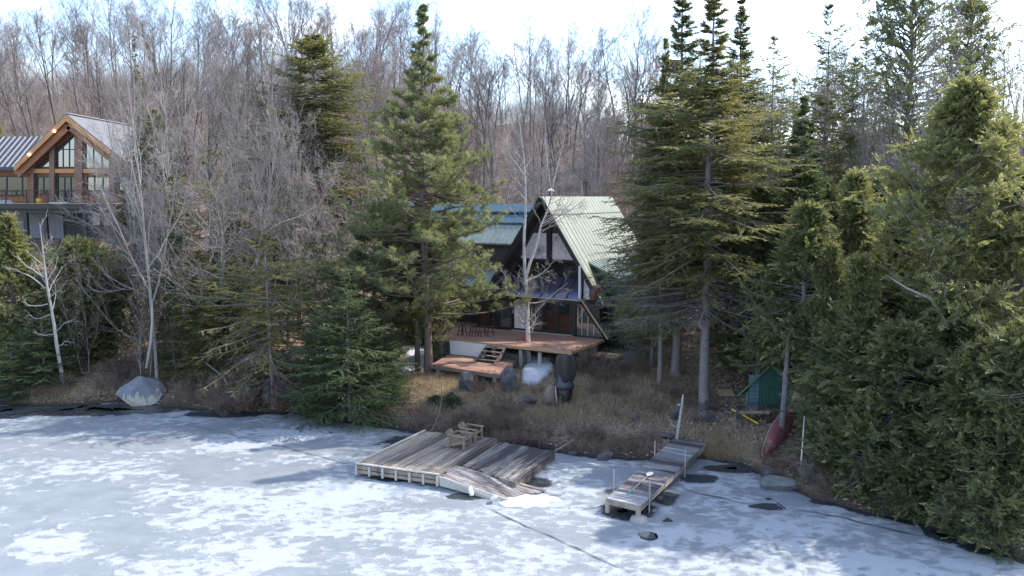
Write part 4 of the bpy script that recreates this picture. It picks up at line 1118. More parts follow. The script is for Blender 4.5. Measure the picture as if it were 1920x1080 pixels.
# small snow heap over the gangway foot
snow_pts = [at_z(px, py, .05) for px, py in [(945, 940), (970, 918), (1005, 922), (1040, 935), (1020, 960), (970, 955)]]
c = np.mean(snow_pts, 0); c[2] = 0.0
heap(c, 1.0, .72, .09, "white snow heap burying the lower end of the gangway", 7, .10)

# ------------------------------------------------------------------ low wooden armchairs on the platform
def armchair(px, py, yaw, label):
    p = at_z(px, py, ZP); t = thing("wooden_armchair", label, "chair", p, yaw, "low wooden armchairs on the dock"); t.scale = (.92, .92, .92)
    def part(name, f):
        m = MB(len(name) * 7 + 1); f(m); return m.build(name, M['chairwood'], t)
    for sx in (-1, 1):
        part("front_leg", lambda m: m.beam((sx * .33, -.38, 0), (sx * .33, -.38, .58), .10, .05, up=(1, 0, 0)))
        part("rear_leg", lambda m: m.beam((sx * .30, .36, 0), (sx * .30, .36, .62), .09, .05, up=(1, 0, 0)))
        part("side_rail", lambda m: m.beam((sx * .27, -.42, .36), (sx * .27, .62, .06), .05, .13))
        part("armrest", lambda m: m.hexa([(sx * .36 - .075, -.48, .58), (sx * .36 + .075, -.48, .58), (sx * .36 + .06, .42, .60), (sx * .36 - .06, .42, .60)], [(sx * .36 - .075, -.48, .615), (sx * .36 + .075, -.48, .615), (sx * .36 + .06, .42, .635), (sx * .36 - .06, .42, .635)]))
    def seat(m):
        for k in range(6): y = -.40 + k * .115; z = .41 - (y + .4) * .29; m.hexa([(-.28, y, z - .025), (.28, y, z - .025), (.28, y + .10, z - .055), (-.28, y + .10, z - .055)], [(-.28, y, z), (.28, y, z), (.28, y + .10, z - .03), (-.28, y + .10, z - .03)])
    part("seat", seat)
    def back(m):
        for k in range(5):
            x = -.24 + k * .12; h = .80 + .10 * (1 - abs(k - 2) / 2)
            m.beam((x * .8, .24, .22), (x * 1.15, .24 + .34, .22 + h * .62), .10, .025, up=(0, 1, 0))
    part("backrest", back)
    part("back_rail", lambda m: m.beam((-.36, .40, .56), (.36, .40, .56), .035, .09))
armchair(862, 838, R_(66), "wooden armchair in front, the one nearer the platform's front edge")
armchair(884, 824, R_(66), "wooden armchair behind, the one nearer the shore bushes")

# ------------------------------------------------------------------ narrow dock on posts
ZD = .52
Dq = Q([(1137, 934), (1200, 948), (1326, 829), (1268, 817)], ZD)
dk = wthing("narrow_dock", "long narrow dock of dark cross boards on pipe legs by the right bank", "dock", (Dq[0] + Dq[2]) / 2 - (0, 0, ZD))
m = MB(20); quad_boards(m, [Dq[1], Dq[2], Dq[3], Dq[0]], 40, .04, .18, .008, 9, .025); m.build("deck_boards", M['dockwood_mauve'], dk)
m = MB(21)
for a, b in ((Dq[0], Dq[3]), (Dq[1], Dq[2]), (Dq[0], Dq[1])): m.beam(a - (0, 0, .13), b - (0, 0, .13), .06, .16)
m.beam(Dq[1] + (.02, -.02, -.05), Dq[2] + (.02, -.02, -.05), .03, .05)
m.build("side_beam", M['dockwood'], dk)
LE, RE = Dq[3] - Dq[0], Dq[2] - Dq[1]
for side, t, up in ((0, .10, .75), (0, .66, .55), (1, .10, .66), (1, .60, .62)):
    p = (Dq[0] + LE * t + (-.05, 0, 0)) if side == 0 else (Dq[1] + RE * t + (.04, -.02, 0))
    m = MB(22); m.tube([p - (0, 0, .75), p + (0, 0, up)], .027, 8); m.build("pipe_leg", M['wire'], dk)
for p in (Dq[0] + (.05, .02, 0), Dq[1] + (-.05, .02, 0)):
    m = MB(23); m.tube([p - (0, 0, .65), p - (0, 0, .06)], .09, 10); m.build("wood_post", M['dockwood'], dk)
c = Dq[1] + (-.02, 0, -.02); m = MB(24); m.lathe((c[0], c[1], -.1), [(.30, 0), (.33, .08), (.28, .2), (.15, .26)], 16); m.build("leg_base", M['wire'], dk)
# paddle left on the dock
a, b = at_z(1180, 924, ZD + .05), at_z(1218, 889, ZD + .05); t = wthing("paddle", "white bladed paddle with green grip lying across the narrow dock", "paddle", (a + b) / 2)
d = (b - a) / np.linalg.norm(b - a); s = np.array([-d[1], d[0], 0])
m = MB(25); m.tube([a + d * .08, b - d * .2], .018, 8); m.build("shaft", M['wire'], t)
m = MB(26); m.prism([b - d * .22 - s * .03, b - d * .1 - s * .1, b + d * .12 - s * .11, b + d * .22 - s * .04, b + d * .22 + s * .04, b + d * .12 + s * .11, b - d * .1 + s * .1, b - d * .22 + s * .03], (0, 0, .025)); m.build("blade", M['white'], t)
m = MB(27); m.beam(a - s * .06, a + s * .06, .06, .05); m.beam(a - d * .02, a + d * .12, .05, .05); m.build("grip", M['greenpaint'], t)
# bleached snag at the head of the dock
p = at_z(1267, 823, .5); top = at_y(1281, 740, p[1])
t = wthing("bleached_snag", "bleached leaning dead snag standing at the head of the narrow dock", "dead tree", (p[0], p[1], .3))
m = MB(28); m.tube([(p[0], p[1], .2), p * .5 + top * .5 + (.03, 0, 0), top], [.075, .06, .035], 8); m.build("trunk", M['deadwood'], t)
m = MB(29); q = p + (top - p) * .25; e = at_y(1256, 788, p[1] - .1); m.tube([q, q * .5 + e * .5 + (-.05, 0, -.05), e], [.045, .035, .02], 7); m.build("branch", M['deadwood'], t)
q = p + (top - p) * .78; m = MB(30); m.tube([q, at_y(1272, 759, p[1] - .1)], [.03, .05], 7); m.build("branch", M['deadwood'], t)
# mooring line and thin poles by the wide dock
a = Pn[2]; b = on_ground(1110, 795); b = at_y(1100, 803, b[1] - 1); m = MB(31)
m.tube([a, a * .66 + b * .34 + (0, 0, -.06), a * .33 + b * .67 + (0, 0, -.06), b], .018, 6); tag(m.build("mooring_pole", M['rope'], None, origin=tuple(a)), "thin weathered pole from the pontoon's far corner into the bushes", "pole")
a = at_z(810, 808, ZP); b = at_y(828, 750, a[1] + .2); c = at_y(824, 775, a[1] + .1)
m = MB(32); m.tube([a, c, b, at_y(827, 715, a[1] + .4)], [.03, .026, .02, .01], 6); tag(m.build("leaning_pole", M['twig_light'], None, origin=tuple(a)), "slender pale sapling pole leaning at the back corner of the raised platform", "pole")
# dark chunk frozen in the ice
p = at_z(1215, 1006, 0); m = MB(33); m.prism([p + (-.30, .12, 0), p + (.02, -.30, 0), p + (.22, -.12, 0), p + (.20, .10, 0), p + (-.05, .28, 0)], (0, 0, .06)); o = m.build("frozen_plank", M['dockwood_dark'], None, origin=tuple(p)); tag(o, "dark broken plank frozen into the ice beyond the narrow dock", "plank")
m = MB(34); p = at_z(1252, 978, 0); m.tube([p + (-.15, 0, .0), p + (0, .04, .07), p + (.16, .0, .02)], [.04, .06, .03], 7); tag(m.build("driftwood", M['darkwood'], None, origin=tuple(p)), "tiny dark driftwood stub on the ice below the narrow dock", "driftwood")

# ------------------------------------------------------------------ boat shed, canoe and clutter under the trees
p = on_ground(1430, 775); SY = p[1] + .3; sg_ = gz(at_y(1430, 775, SY)[0], SY)
def sp_(px, py, dy=0.0): q = at_y(px, py, SY); return np.array([q[0], SY + dy, q[2]])
shed = wthing("boat_shed", "small green board shed with slatted door half hidden under the conifers", "shed", (sp_(1440, 770)[0], SY, sg_))
zb_ = sg_ - .3
m = MB(40); P = [sp_(1399, 735), sp_(1448, 683), sp_(1499, 735)]; xl, xr = P[0][0], P[2][0]
m.prism([np.array([xl, SY, P[0][2]]), P[1], np.array([xr, SY, P[2][2]]), np.array([xr, SY, zb_]), np.array([xl, SY, zb_])], (1.5, 2.2, 0)); m.build("shed_wall", M['shedgreen'], shed)
m = MB(41)
for k in range(9):
    z = zb_ + .3 + k * .19; m.box(xl + .12, xl + .58, SY - .05, SY - .012, z, z + .165)
m.build("slatted_door", M['shedblue'], shed)
m = MB(42)
for k in range(9): z = zb_ + .3 + k * .17; m.box(xr - .75, xr - .05, SY - .05, SY - .012, z, z + .145)
m.build("slatted_panel", M['shedblue'], shed)
m = MB(43); nd = 7; wd_ = (xr - .82 - xl - .62) / nd
for k in range(nd): m.box(xl + .62 + k * wd_, xl + .62 + (k + 1) * wd_ - .014, SY - .045, SY - .012, zb_ + .2, P[0][2] + .25)
m.beam((xl + .64, SY - .055, zb_ + .6), (xr - .84, SY - .055, zb_ + .6), .03, .10); m.beam((xl + .64, SY - .055, zb_ + 1.3), (xr - .84, SY - .055, zb_ + 1.3), .03, .10)
sdoor = m.build("plain_door", M['shedgreen'], shed)
m = MB(431); m.box(xr - .98, xr - .90, SY - .10, SY - .06, zb_ + 1.0, zb_ + 1.12); m.build("latch", M['wire'], sdoor)
m = MB(44); m.box(xl - .03, xl + .08, SY - .07, SY - .01, zb_, P[0][2]); m.box(xr - .82, xr - .74, SY - .08, SY - .01, zb_ + .2, P[0][2]); m.build("corner_trim", M['shedtrim'], shed)
m = MB(45); ov = sp_(1386, 740) - P[0]; ov2 = np.array([-ov[0], 0, ov[2]])
for a, b in ((P[1] + (0, 0, .06), P[0] + ov + (0, 0, .04)), (P[1] + (0, 0, .06), P[2] + ov2 + (0, 0, .04))):
    q = [a + (-.15, -.25, 0), b + (-.15, -.25, 0), b + (1.6, 2.35, 0), a + (1.6, 2.35, 0)]; m.hexa([v - (0, 0, .09) for v in q], q)
m.build("shed_roof", M['shedtrim'], shed)
# pallet table
c = on_ground(1406, 790); t = wthing("pallet_bench", "weathered slatted pallet bench standing before the green shed", "bench", c); zt_ = c[2]
m = MB(46)
for k in range(8): x = -.62 + k * .165; m.hexa([c + (x, -.45, .58), c + (x + .11, -.45, .58), c + (x + .11 + .12, .5, .58), c + (x + .12, .5, .58)], [c + (x, -.45, .61), c + (x + .11, -.45, .61), c + (x + .23, .5, .61), c + (x + .12, .5, .61)])
m.build("slats", M['dockwood_dark'], t)
m = MB(47); m.beam(c + (-.66, -.46, .55), c + (.72, -.46, .55), .06, .12); m.beam(c + (-.54, .5, .55), c + (.84, .5, .55), .06, .12); m.beam(c + (-.66, -.46, .55), c + (-.54, .5, .55), .05, .10); m.beam(c + (.72, -.46, .55), c + (.84, .5, .55), .05, .10); m.build("pallet_frame", M['dockwood'], t)
for x, y in ((-.58, -.40), (.64, -.40), (-.46, .44), (.76, .44)): m = MB(48); m.box(c[0] + x - .05, c[0] + x + .05, c[1] + y - .05, c[1] + y + .05, c[2] - .2, c[2] + .54); m.build("leg", M['dockwood_dark'], t)
a, b = on_ground(1372, 776) + (0, 0, .22), on_ground(1421, 799) + (0, 0, .12); m = MB(49); m.tube([a, (a + b) / 2 + (0, 0, .02), b], .045, 8); tag(m.build("yellow_pole", M['yellow'], None, origin=tuple((a + b) / 2)), "yellow pole lying aslant before the pallet bench", "pole")
c = on_ground(1361, 742); m = MB(50); m.hexa([c + (-.40, -.2, .05), c + (.40, -.2, .05), c + (.36, .25, .22), c + (-.38, .25, .22)], [c + (-.40, -.2, .10), c + (.40, -.2, .10), c + (.36, .25, .27), c + (-.38, .25, .27)]); tag(m.build("loose_board", M['deckgolden'], None, origin=tuple(c)), "loose tan board lying on the dark ground left of the shed", "board")
a, b = sp_(1477, 772, -.3), sp_(1488, 734, -.12); m = MB(51); m.prism([a + (-.05, 0, 0), a + (.05, 0, 0), b + (.14, 0, 0), b + (0, 0, .04)], (0, .06, 0)); tag(m.build("yellow_oar", M['yellow'], None, origin=tuple(a)), "yellow blade leaning against the shed behind the pale trunk", "oar")
# overturned canoe
n0, n1 = on_ground(1433, 862), on_ground(1490, 780)
n0 = n0 + (0, 0, .18); n1 = n1 + (0, 0, .55)
ax = n1 - n0; Lc = np.linalg.norm(ax); ax /= Lc; sx = np.cross(ax, (0, 0, 1)); sx /= np.linalg.norm(sx); ux = np.cross(sx, ax)
tilt = R_(-28); sx, ux = sx * math.cos(tilt) + ux * math.sin(tilt), ux * math.cos(tilt) - sx * math.sin(tilt)
canoe = wthing("canoe", "faded red canoe turned keel up on the bank against a pale trunk", "canoe", (n0 + n1) / 2)
ns, nk = 22, 13; V = []; F = []
for i in range(ns + 1):
    s = i / ns; wv = .35 * (math.sin(math.pi * min(max(s, .0), 1)) ** .55) + .012; hv = .34 + .10 * abs(2 * s - 1) ** 3
    for j in range(nk):
        th = math.pi * j / (nk - 1); cx_ = math.cos(th); sy_ = math.sin(th) ** .7
        V.append(n0 + ax * (s * Lc) + sx * (wv * cx_) + ux * (hv * sy_ - (.12 * abs(2 * s - 1) ** 3)))
for i in range(ns):
    for j in range(nk - 1): F.append((i * nk + j, (i + 1) * nk + j, (i + 1) * nk + j + 1, i * nk + j + 1))
m = MB(52); m.add(V, F, .4); hull = m.build("hull", M['canoe'], canoe, smooth=True)
md = hull.modifiers.new("thick", 'SOLIDIFY'); md.thickness = .02
m = MB(53)
for j in (0, nk - 1): m.tube([V[i * nk + j] for i in range(ns + 1)], .022, 6)
m.build("gunwale", M['trim'], canoe)
m = MB(54); m.tube([V[i * nk + nk // 2] + ux * .012 for i in range(1, ns)], .014, 6); m.build("keel", M['canoe'], canoe)
# ------------------------------------------------------------------ vegetation generators (vectorised)
def nrm(v): return v / (np.linalg.norm(v, axis=-1, keepdims=True) + 1e-9)
def grow(rs, P0, D, Ln, R0, n, wander=.12, trop=.05, taper=.25, curve=None):
    """polylines: returns P (B,n+1,3), R (B,n+1)"""
    B = len(P0); P = np.zeros((B, n + 1, 3)); P[:, 0] = P0; d = nrm(D.copy())
    for i in range(n):
        d = d + rs.randn(B, 3) * wander; d[:, 2] += trop if curve is None else curve[i]
        d = nrm(d); P[:, i + 1] = P[:, i] + d * (Ln / n)[:, None]
    t = np.linspace(0, 1, n + 1); R = R0[:, None] * (1 - t * (1 - taper))[None, :]
    return P, R
def spawn(rs, P, R, m, t0, t1, ang, lscale, Ln, rscale, angj=.2, tpow=1.0, lfall=.5):
    """m children per polyline"""
    B, n1, _ = P.shape; n = n1 - 1
    t = t0 + (t1 - t0) * ((np.arange(m)[None, :] + rs.rand(B, m)) / m) ** tpow
    i = np.minimum((t * n).astype(int), n - 1); f = t * n - i
    b = np.arange(B)[:, None]
    p = P[b, i] * (1 - f[..., None]) + P[b, i + 1] * f[..., None]
    tg = nrm(P[b, i + 1] - P[b, i]); r = R[b, i] * (1 - f) + R[b, i + 1] * f
    a = rs.randn(B, m, 3); perp = nrm(np.cross(tg, a))
    an = ang + rs.randn(B, m) * angj
    d = tg * np.cos(an)[..., None] + perp * np.sin(an)[..., None]
    ln = Ln[:, None] * lscale * (1 - lfall * (t - t0) / max(1e-6, t1 - t0)) * (.7 + .6 * rs.rand(B, m))
    return p.reshape(-1, 3), d.reshape(-1, 3), ln.ravel(), np.minimum(r * rscale, r).ravel(), t.ravel()
def tubes(P, R, k):
    """(B,n,3),(B,n) -> V,F quads"""
    B, n, _ = P.shape
    T = nrm(np.gradient(P, axis=1)); ref = np.array([.31, .17, .93])
    A = np.cross(T, ref); bad = np.linalg.norm(A, axis=-1) < .15
    A[bad] = np.cross(T[bad], np.array([1., 0, 0])); A = nrm(A); Bn = np.cross(T, A)
    th = np.arange(k) * 2 * np.pi / k
    V = P[:, :, None, :] + R[:, :, None, None] * (A[:, :, None, :] * np.cos(th)[None, None, :, None] + Bn[:, :, None, :] * np.sin(th)[None, None, :, None])
    base = (np.arange(B) * n * k)[:, None, None]; i = (np.arange(n - 1) * k)[None, :, None]; j = np.arange(k)[None, None, :]; j2 = (np.arange(k) + 1) % k; j2 = j2[None, None, :]
    F = np.stack(np.broadcast_arrays(base + i + j, base + i + j2, base + i + k + j2, base + i + k + j), -1).reshape(-1, 4)
    return V.reshape(-1, 3), F
def join(parts):
    Vs, Fs, b = [], [], 0
    for V, F in parts: Vs.append(V); Fs.append(F + b); b += len(V)
    return np.concatenate(Vs), np.concatenate(Fs)
def diamonds(rs, P, D, ln, wd, tint, nrm_hint=None):
    """leaf-like four point faces"""
    D = nrm(D); a = rs.randn(*D.shape) if nrm_hint is None else nrm_hint + rs.randn(*D.shape) * .35
    S = nrm(np.cross(D, a)); ln = ln[:, None]; wd = wd[:, None]
    up = np.cross(S, D) * ln * .06
    V = np.stack([P, P + D * ln * .45 + S * wd + up, P + D * ln, P + D * ln * .45 - S * wd + up], 1).reshape(-1, 3)
    return V, np.arange(len(V)).reshape(-1, 4), tint
def interp_poly(P, t):
    B, n1, _ = P.shape; n = n1 - 1; i = np.minimum((t * n).astype(int), n - 1); f = (t * n - i)[..., None]; b = np.arange(B)[:, None]
    return P[b, i] * (1 - f) + P[b, i + 1] * f, nrm(P[b, i + 1] - P[b, i])

PROTO = {}
def tree_root(name, trunk, crown, mt, mc, ctint=None, cname="crown"):
    r = bpy.data.objects.new(name, None); COL.objects.link(r)
    mesh_np("trunk", trunk[0], [trunk[1]], mt, r, smooth=True)
    c = mesh_np(cname, crown[0], [crown[1]], mc, r, tint=ctint)
    r["_used"] = False
    return r

def conifer(key, seed, H, R, clear, nb, ntw, leafl, leafw, mat, prof, top_ang=35, bot_ang=-12, trunk_r=.16, dead=0.0, curve=(-.05, -.02, .03, .06, .08), tlen=.42, gap=.25, bark='bark_fir', leafn=5, name="conifer_tree", lean=0, tops=1, droop=.22, whj=.8):
    rs = np.random.RandomState(seed)
    tr = []; TW = []
    tz = np.concatenate([[-.3, .05, .4], np.linspace(1.2, H, 9)]); TP = np.stack([np.cumsum(rs.randn(12) * .03) + lean * (tz / H) ** 2, np.cumsum(rs.randn(12) * .03), tz], 1)[None]
    TR = (trunk_r * np.clip(1 - tz / H, .03, 1) ** .8)[None]; TR[0, :3] *= [1.75, 1.4, 1.12]
    tr.append(tubes(TP, TR, 9)); u_ = (tz + .3) / (H + .3); un_ = np.linspace(0, 1, 40); TP = np.stack([np.interp(un_, u_, TP[0, :, i]) for i in range(3)], 1)[None]
    t = clear + (1 - clear) * (1 - (1 - (np.arange(nb) + rs.rand(nb)) / nb) ** 1.0); t = np.clip(t, 0, .995)
    nwh = max(8, int(nb / 6)); tq = clear + (np.round((t - clear) / (1 - clear) * nwh) + rs.randn(nb) * np.where(t > .62, 2.0, whj)) / nwh * (1 - clear); t = np.clip(tq, clear * .9, .99); t = t[(t < .76) | (rs.rand(len(t)) < .62)]; nb = len(t)
    az = rs.rand(nb) * 2 * np.pi
    side = 1 + gap * np.sin(az * 2 + t * 9 + rs.rand() * 6) * .5 + gap * (rs.rand(nb) - .5) * 2
    Lb = R * np.interp(t, *zip(*prof)) * side + .05
    el = R_(1) * (bot_ang + (top_ang - bot_ang) * np.clip((t - clear) / (1 - clear), 0, 1) ** 1.6 + rs.randn(nb) * 7)
    P0, _ = interp_poly(TP, ((t * H + .3) / (H + .3))[None, :]); P0 = P0[0]
    D = np.stack([np.cos(az) * np.cos(el), np.sin(az) * np.cos(el), np.sin(el)], 1)
    rb = np.clip(trunk_r * .14 * (Lb / R) + .006, .008, .038)
    P, Rr = grow(rs, P0, D, Lb, rb, 5, .09, 0, .2, curve)
    tr.append(tubes(P, Rr, 4))
    isdead = (t < clear + dead * (1 - clear)) & (rs.rand(nb) < .75)
    # side twigs in the branch plane
    tt = .18 + .82 * (np.arange(ntw)[None, :] + rs.rand(nb, ntw) * .8) / ntw
    pp, tg = interp_poly(P, np.clip(tt, 0, .999))
    sgn = np.where((np.arange(ntw) % 2)[None, :] == 0, 1., -1.)[..., None]
    sd = nrm(np.cross(tg, np.array([0, 0, 1.]))) * sgn
    dn = tg * .72 + sd * .70 + rs.randn(nb, ntw, 3) * .16; dn[..., 2] -= droop
    tl = np.minimum(Lb[:, None] * tlen, .95) * (1.12 - .72 * tt) * (.7 + .5 * rs.rand(nb, ntw)) + .06
    # dead twigs become thin bare wood
    dsel = isdead[:, None] & (rs.rand(nb, ntw) < .8)
    if dsel.any():
        q, r_ = grow(rs, pp[dsel], nrm(dn[dsel]), tl[dsel], np.full(dsel.sum(), .010), 2, .2, -.05, .4)
        tr.append(tubes(q, r_, 3))
        p2, d2, l2, r2, _ = spawn(rs, q, r_, 3, .2, .95, .8, .6, tl[dsel], .8)
        q2, r2 = grow(rs, p2, d2, l2, r2 * .8 + .003, 1, .1, -.05, .5); tr.append(tubes(q2, r2, 3))
    ls = ~isdead[:, None] & np.ones_like(dsel)
    a = pp[ls]; d = nrm(dn[ls]); l = tl[ls]; bt = np.repeat(rs.rand(nb)[:, None], ntw, 1)[ls]; zt = np.repeat(t[:, None], ntw, 1)[ls]
    Vp, Fp, Tp, b = [], [], [], 0
    def addd(Pd, Dd, ln, wd, ti, nh=None):
        nonlocal b
        V, F, T = diamonds(rs, Pd, Dd, ln, wd, ti, nh); Vp.append(V); Fp.append(F + b); Tp.append(T); b += len(V)
    up = np.array([0, 0, 1.])[None]
    addd(a, d, l * 1.05, np.full(len(a), leafw * .9), np.clip(.6 * bt + .3 * rs.rand(len(a)), 0, 1), np.repeat(up, len(a), 0))
    addd(a, d, l * 1.0, np.full(len(a), leafw * .8), np.clip(.6 * bt + .3 * rs.rand(len(a)), 0, 1))
    for k in range(leafn):
        f = (k + rs.rand(len(a))) / leafn; zf = np.clip(1.3 - .8 * zt, .45, 1)
        p = a + d * (l * f)[:, None]
        s2 = nrm(np.cross(d, up)) * np.where(rs.rand(len(a)) < .5, 1, -1)[:, None]
        dd = d * .75 + s2 * .65 + rs.randn(len(a), 3) * .28
        addd(p, dd, zf * leafl * (.7 + .6 * rs.rand(len(a))) * (1.1 - .5 * f), leafw * (.7 + .5 * rs.rand(len(a))), np.clip(.55 * bt + .25 * f + .3 * rs.rand(len(a)), 0, 1))
    # leader tip
    m = 26; zt_ = H * (1 - .06 * rs.rand(m)); az2 = rs.rand(m) * 6.28
    addd(np.stack([np.full(m, TP[0, -1, 0]), np.full(m, TP[0, -1, 1]), zt_], 1), np.stack([np.cos(az2), np.sin(az2), np.full(m, 1.1)], 1), np.full(m, leafl * .9), np.full(m, leafw * .8), rs.rand(m))
    r = tree_root(name, join(tr), (np.concatenate(Vp), np.concatenate(Fp)), M[bark], M[mat], np.concatenate(Tp), "foliage")
    PROTO[key] = (r, H, R); return r

def cedar(key, seed, H, R, clear, nb, mat, prof, nclump=9, ll=.17, lw=.034, trunk_r=.2, name="cedar_tree", tops=3, el0=5, el1=55, bark='bark_fir'):
    """soft ragged evergreen built from upswept plumes"""
    rs = np.random.RandomState(seed); tr = []
    tz = np.linspace(-.3, H * .95, 12); TP = np.stack([np.cumsum(rs.randn(12) * .05), np.cumsum(rs.randn(12) * .05), tz], 1)[None]
    TR = (trunk_r * np.clip(1 - tz / H, .05, 1) ** .8)[None]; tr.append(tubes(TP, TR, 8))
    t = clear + (1 - clear) * (np.arange(nb) + rs.rand(nb)) / nb; t = np.clip(t, 0, .97)
    az = rs.rand(nb) * 2 * np.pi
    lump = 1 + .22 * np.sin(az * 3 + t * 14 + seed) + .16 * np.sin(az * 5 - t * 23) + .25 * (rs.rand(nb) - .5)
    Lb = R * np.interp(t, *zip(*prof)) * lump + .15
    el = R_(1) * (el0 + (el1 - el0) * t ** 1.3 + rs.randn(nb) * 10)
    P0, _ = interp_poly(TP, ((t * H * .95 + .3) / (H * .95 + .3))[None, :]); P0 = P0[0]
    D = np.stack([np.cos(az) * np.cos(el), np.sin(az) * np.cos(el), np.sin(el)], 1)
    P, Rr = grow(rs, P0, D, Lb, np.clip(.02 + .012 * Lb, .01, .05), 5, .10, 0, .2, (-.10, -.06, .04, .14, .2))
    tr.append(tubes(P, Rr, 4))
    # plumes along the outer two thirds
    m = nclump; tt = .28 + .72 * ((np.arange(m)[None] + rs.rand(nb, m)) / m) ** .8
    pp, tg = interp_poly(P, np.clip(tt, 0, .999)); off = rs.randn(nb, m, 3) * np.array([.20, .20, .12]) * (Lb[:, None, None] * .28 + .2)
    pp = pp + off; bt = np.repeat(rs.rand(nb)[:, None], m, 1)
    pd = nrm(tg * .55 + nrm(off) * .55 + rs.randn(nb, m, 3) * .25 + np.array([0, 0, .30]))
    a = pp.reshape(-1, 3); d = pd.reshape(-1, 3); bt = bt.ravel(); tt_ = tt.ravel(); ct = rs.rand(len(a))
    droop = (rs.rand(len(a)) < .5); d[droop, 2] -= .8; d = nrm(d)
    pl = (.30 + .40 * rs.rand(len(a)))
    Vp, Fp, Tp, b = [], [], [], 0
    pn = nrm(np.cross(d, rs.randn(len(a), 3)))
    for k in range(13):
        f = (k // 2) / 6.5; s = (1 if k % 2 else -1)
        sd = np.cross(d, pn) * s
        dd = d * (.75 + .3 * f) + sd * (.85 - .55 * f) + rs.randn(len(a), 3) * .16
        p = a + d * (pl * f)[:, None]
        V, F, T = diamonds(rs, p, dd, ll * (.75 + .5 * rs.rand(len(a))) * (1.15 - .5 * f), lw * (.7 + .6 * rs.rand(len(a))), np.clip(.26 * bt + .28 * ct + .40 * tt_ * f + .18 * rs.rand(len(a)), 0, 1), pn)
        Vp.append(V); Fp.append(F + b); Tp.append(T); b += len(V)
    r = tree_root(name, join(tr), (np.concatenate(Vp), np.concatenate(Fp)), M[bark], M[mat], np.concatenate(Tp), "foliage")
    PROTO[key] = (r, H, R); return r

def pine(key, seed, H, R, clear, nb, mat='pine', prof=None, trunk_r=.22, name="pine_tree", nsec=7, ntuft=5, nneed=11, nl=.25, nw=.017, per=6):
    rs = np.random.RandomState(seed); tr = []
    tz = np.linspace(-.3, H, 14); TP = np.stack([np.cumsum(rs.randn(14) * .05), np.cumsum(rs.randn(14) * .05), tz], 1)[None]
    TR = (trunk_r * np.clip(1 - tz / H, .04, 1) ** .75)[None]; TR[0, 0] *= 1.3; tr.append(tubes(TP, TR, 10))
    nwh = nb // per; tw = clear + (1 - clear) * ((np.arange(nwh) + .5 * rs.rand(nwh)) / nwh) ** .92
    t = np.clip(np.repeat(tw, per) + rs.randn(nwh * per) * .013, 0, .985); nb = len(t)
    az = (np.tile(np.arange(per), nwh) + np.repeat(rs.rand(nwh) * per, per) + rs.randn(nb) * .3) * 2 * np.pi / per
    wl_ = np.repeat(.72 + .56 * rs.rand(nwh), per)
    kp = (t < .72) | (rs.rand(nb) < .5); t, az, wl_ = t[kp], az[kp], wl_[kp]; nb = len(t)
    Lb = R * np.interp(t, *zip(*prof)) * wl_ * (.6 + .7 * rs.rand(nb)) + .10
    el = R_(1) * (4 + 58 * t ** 4 + rs.randn(nb) * 6)
    P0, _ = interp_poly(TP, ((t * H + .3) / (H + .3))[None, :]); P0 = P0[0]
    D = np.stack([np.cos(az) * np.cos(el), np.sin(az) * np.cos(el), np.sin(el)], 1)
    P, Rr = grow(rs, P0, D, Lb, np.clip(.022 + .016 * Lb, .015, .075), 7, .09, 0, .22, (-.03, -.03, 0, .03, .05, .08, .10))
    tr.append(tubes(P, Rr, 5))
    # second order
    m = nsec; tt = .34 + .66 * (np.arange(m)[None] + rs.rand(nb, m)) / m; pp, tg = interp_poly(P, np.clip(tt, 0, .999))
    sg = np.where((np.arange(m) % 2)[None] == 0, 1., -1.)[..., None]
    sd = nrm(np.cross(tg, np.array([0, 0, 1.]))) * sg
    dn = nrm(tg * .7 + sd * .7 + rs.randn(nb, m, 3) * .18 + np.array([0, 0, .10]))
    sl = np.minimum(Lb[:, None] * .36, 1.1) * (1.15 - .6 * tt) * (.6 + .7 * rs.rand(nb, m)) + .04
    ntop = np.clip(.30 + .42 * Lb, .3, 1)
    S, SR = grow(rs, pp.reshape(-1, 3), dn.reshape(-1, 3), sl.ravel(), np.full(nb * m, .013), 3, .14, .08, .4)
    tr.append(tubes(S, SR, 3))
    bt = np.repeat(rs.rand(nb), m)
    k = ntuft; ut = .30 + .70 * (np.arange(k)[None] + rs.rand(nb * m, k)) / k; tp, tgt = interp_poly(S, np.clip(ut, 0, .999))
    tp = tp + rs.randn(*tp.shape) * .05
    lf = np.repeat(ntop, m * k); C = tp.reshape(-1, 3); G = nrm(tgt.reshape(-1, 3) + np.array([0, 0, .35])); ct = np.clip(.6 * np.repeat(bt, k) + .25 * rs.rand(len(C)), 0, 1)
    Vp, Fp, Tp, b = [], [], [], 0
    for i in range(nneed):
        dd = G * .75 + nrm(rs.randn(len(C), 3)) * .95
        V, F, T = diamonds(rs, C, dd, lf * nl * (.7 + .5 * rs.rand(len(C))), np.full(len(C), nw), np.clip(ct + .2 * rs.rand(len(C)), 0, 1))
        Vp.append(V); Fp.append(F + b); Tp.append(T); b += len(V)
    r = tree_root(name, join(tr), (np.concatenate(Vp), np.concatenate(Fp)), M['bark_pine'], M[mat], np.concatenate(Tp), "foliage")
    PROTO[key] = (r, H, R); return r

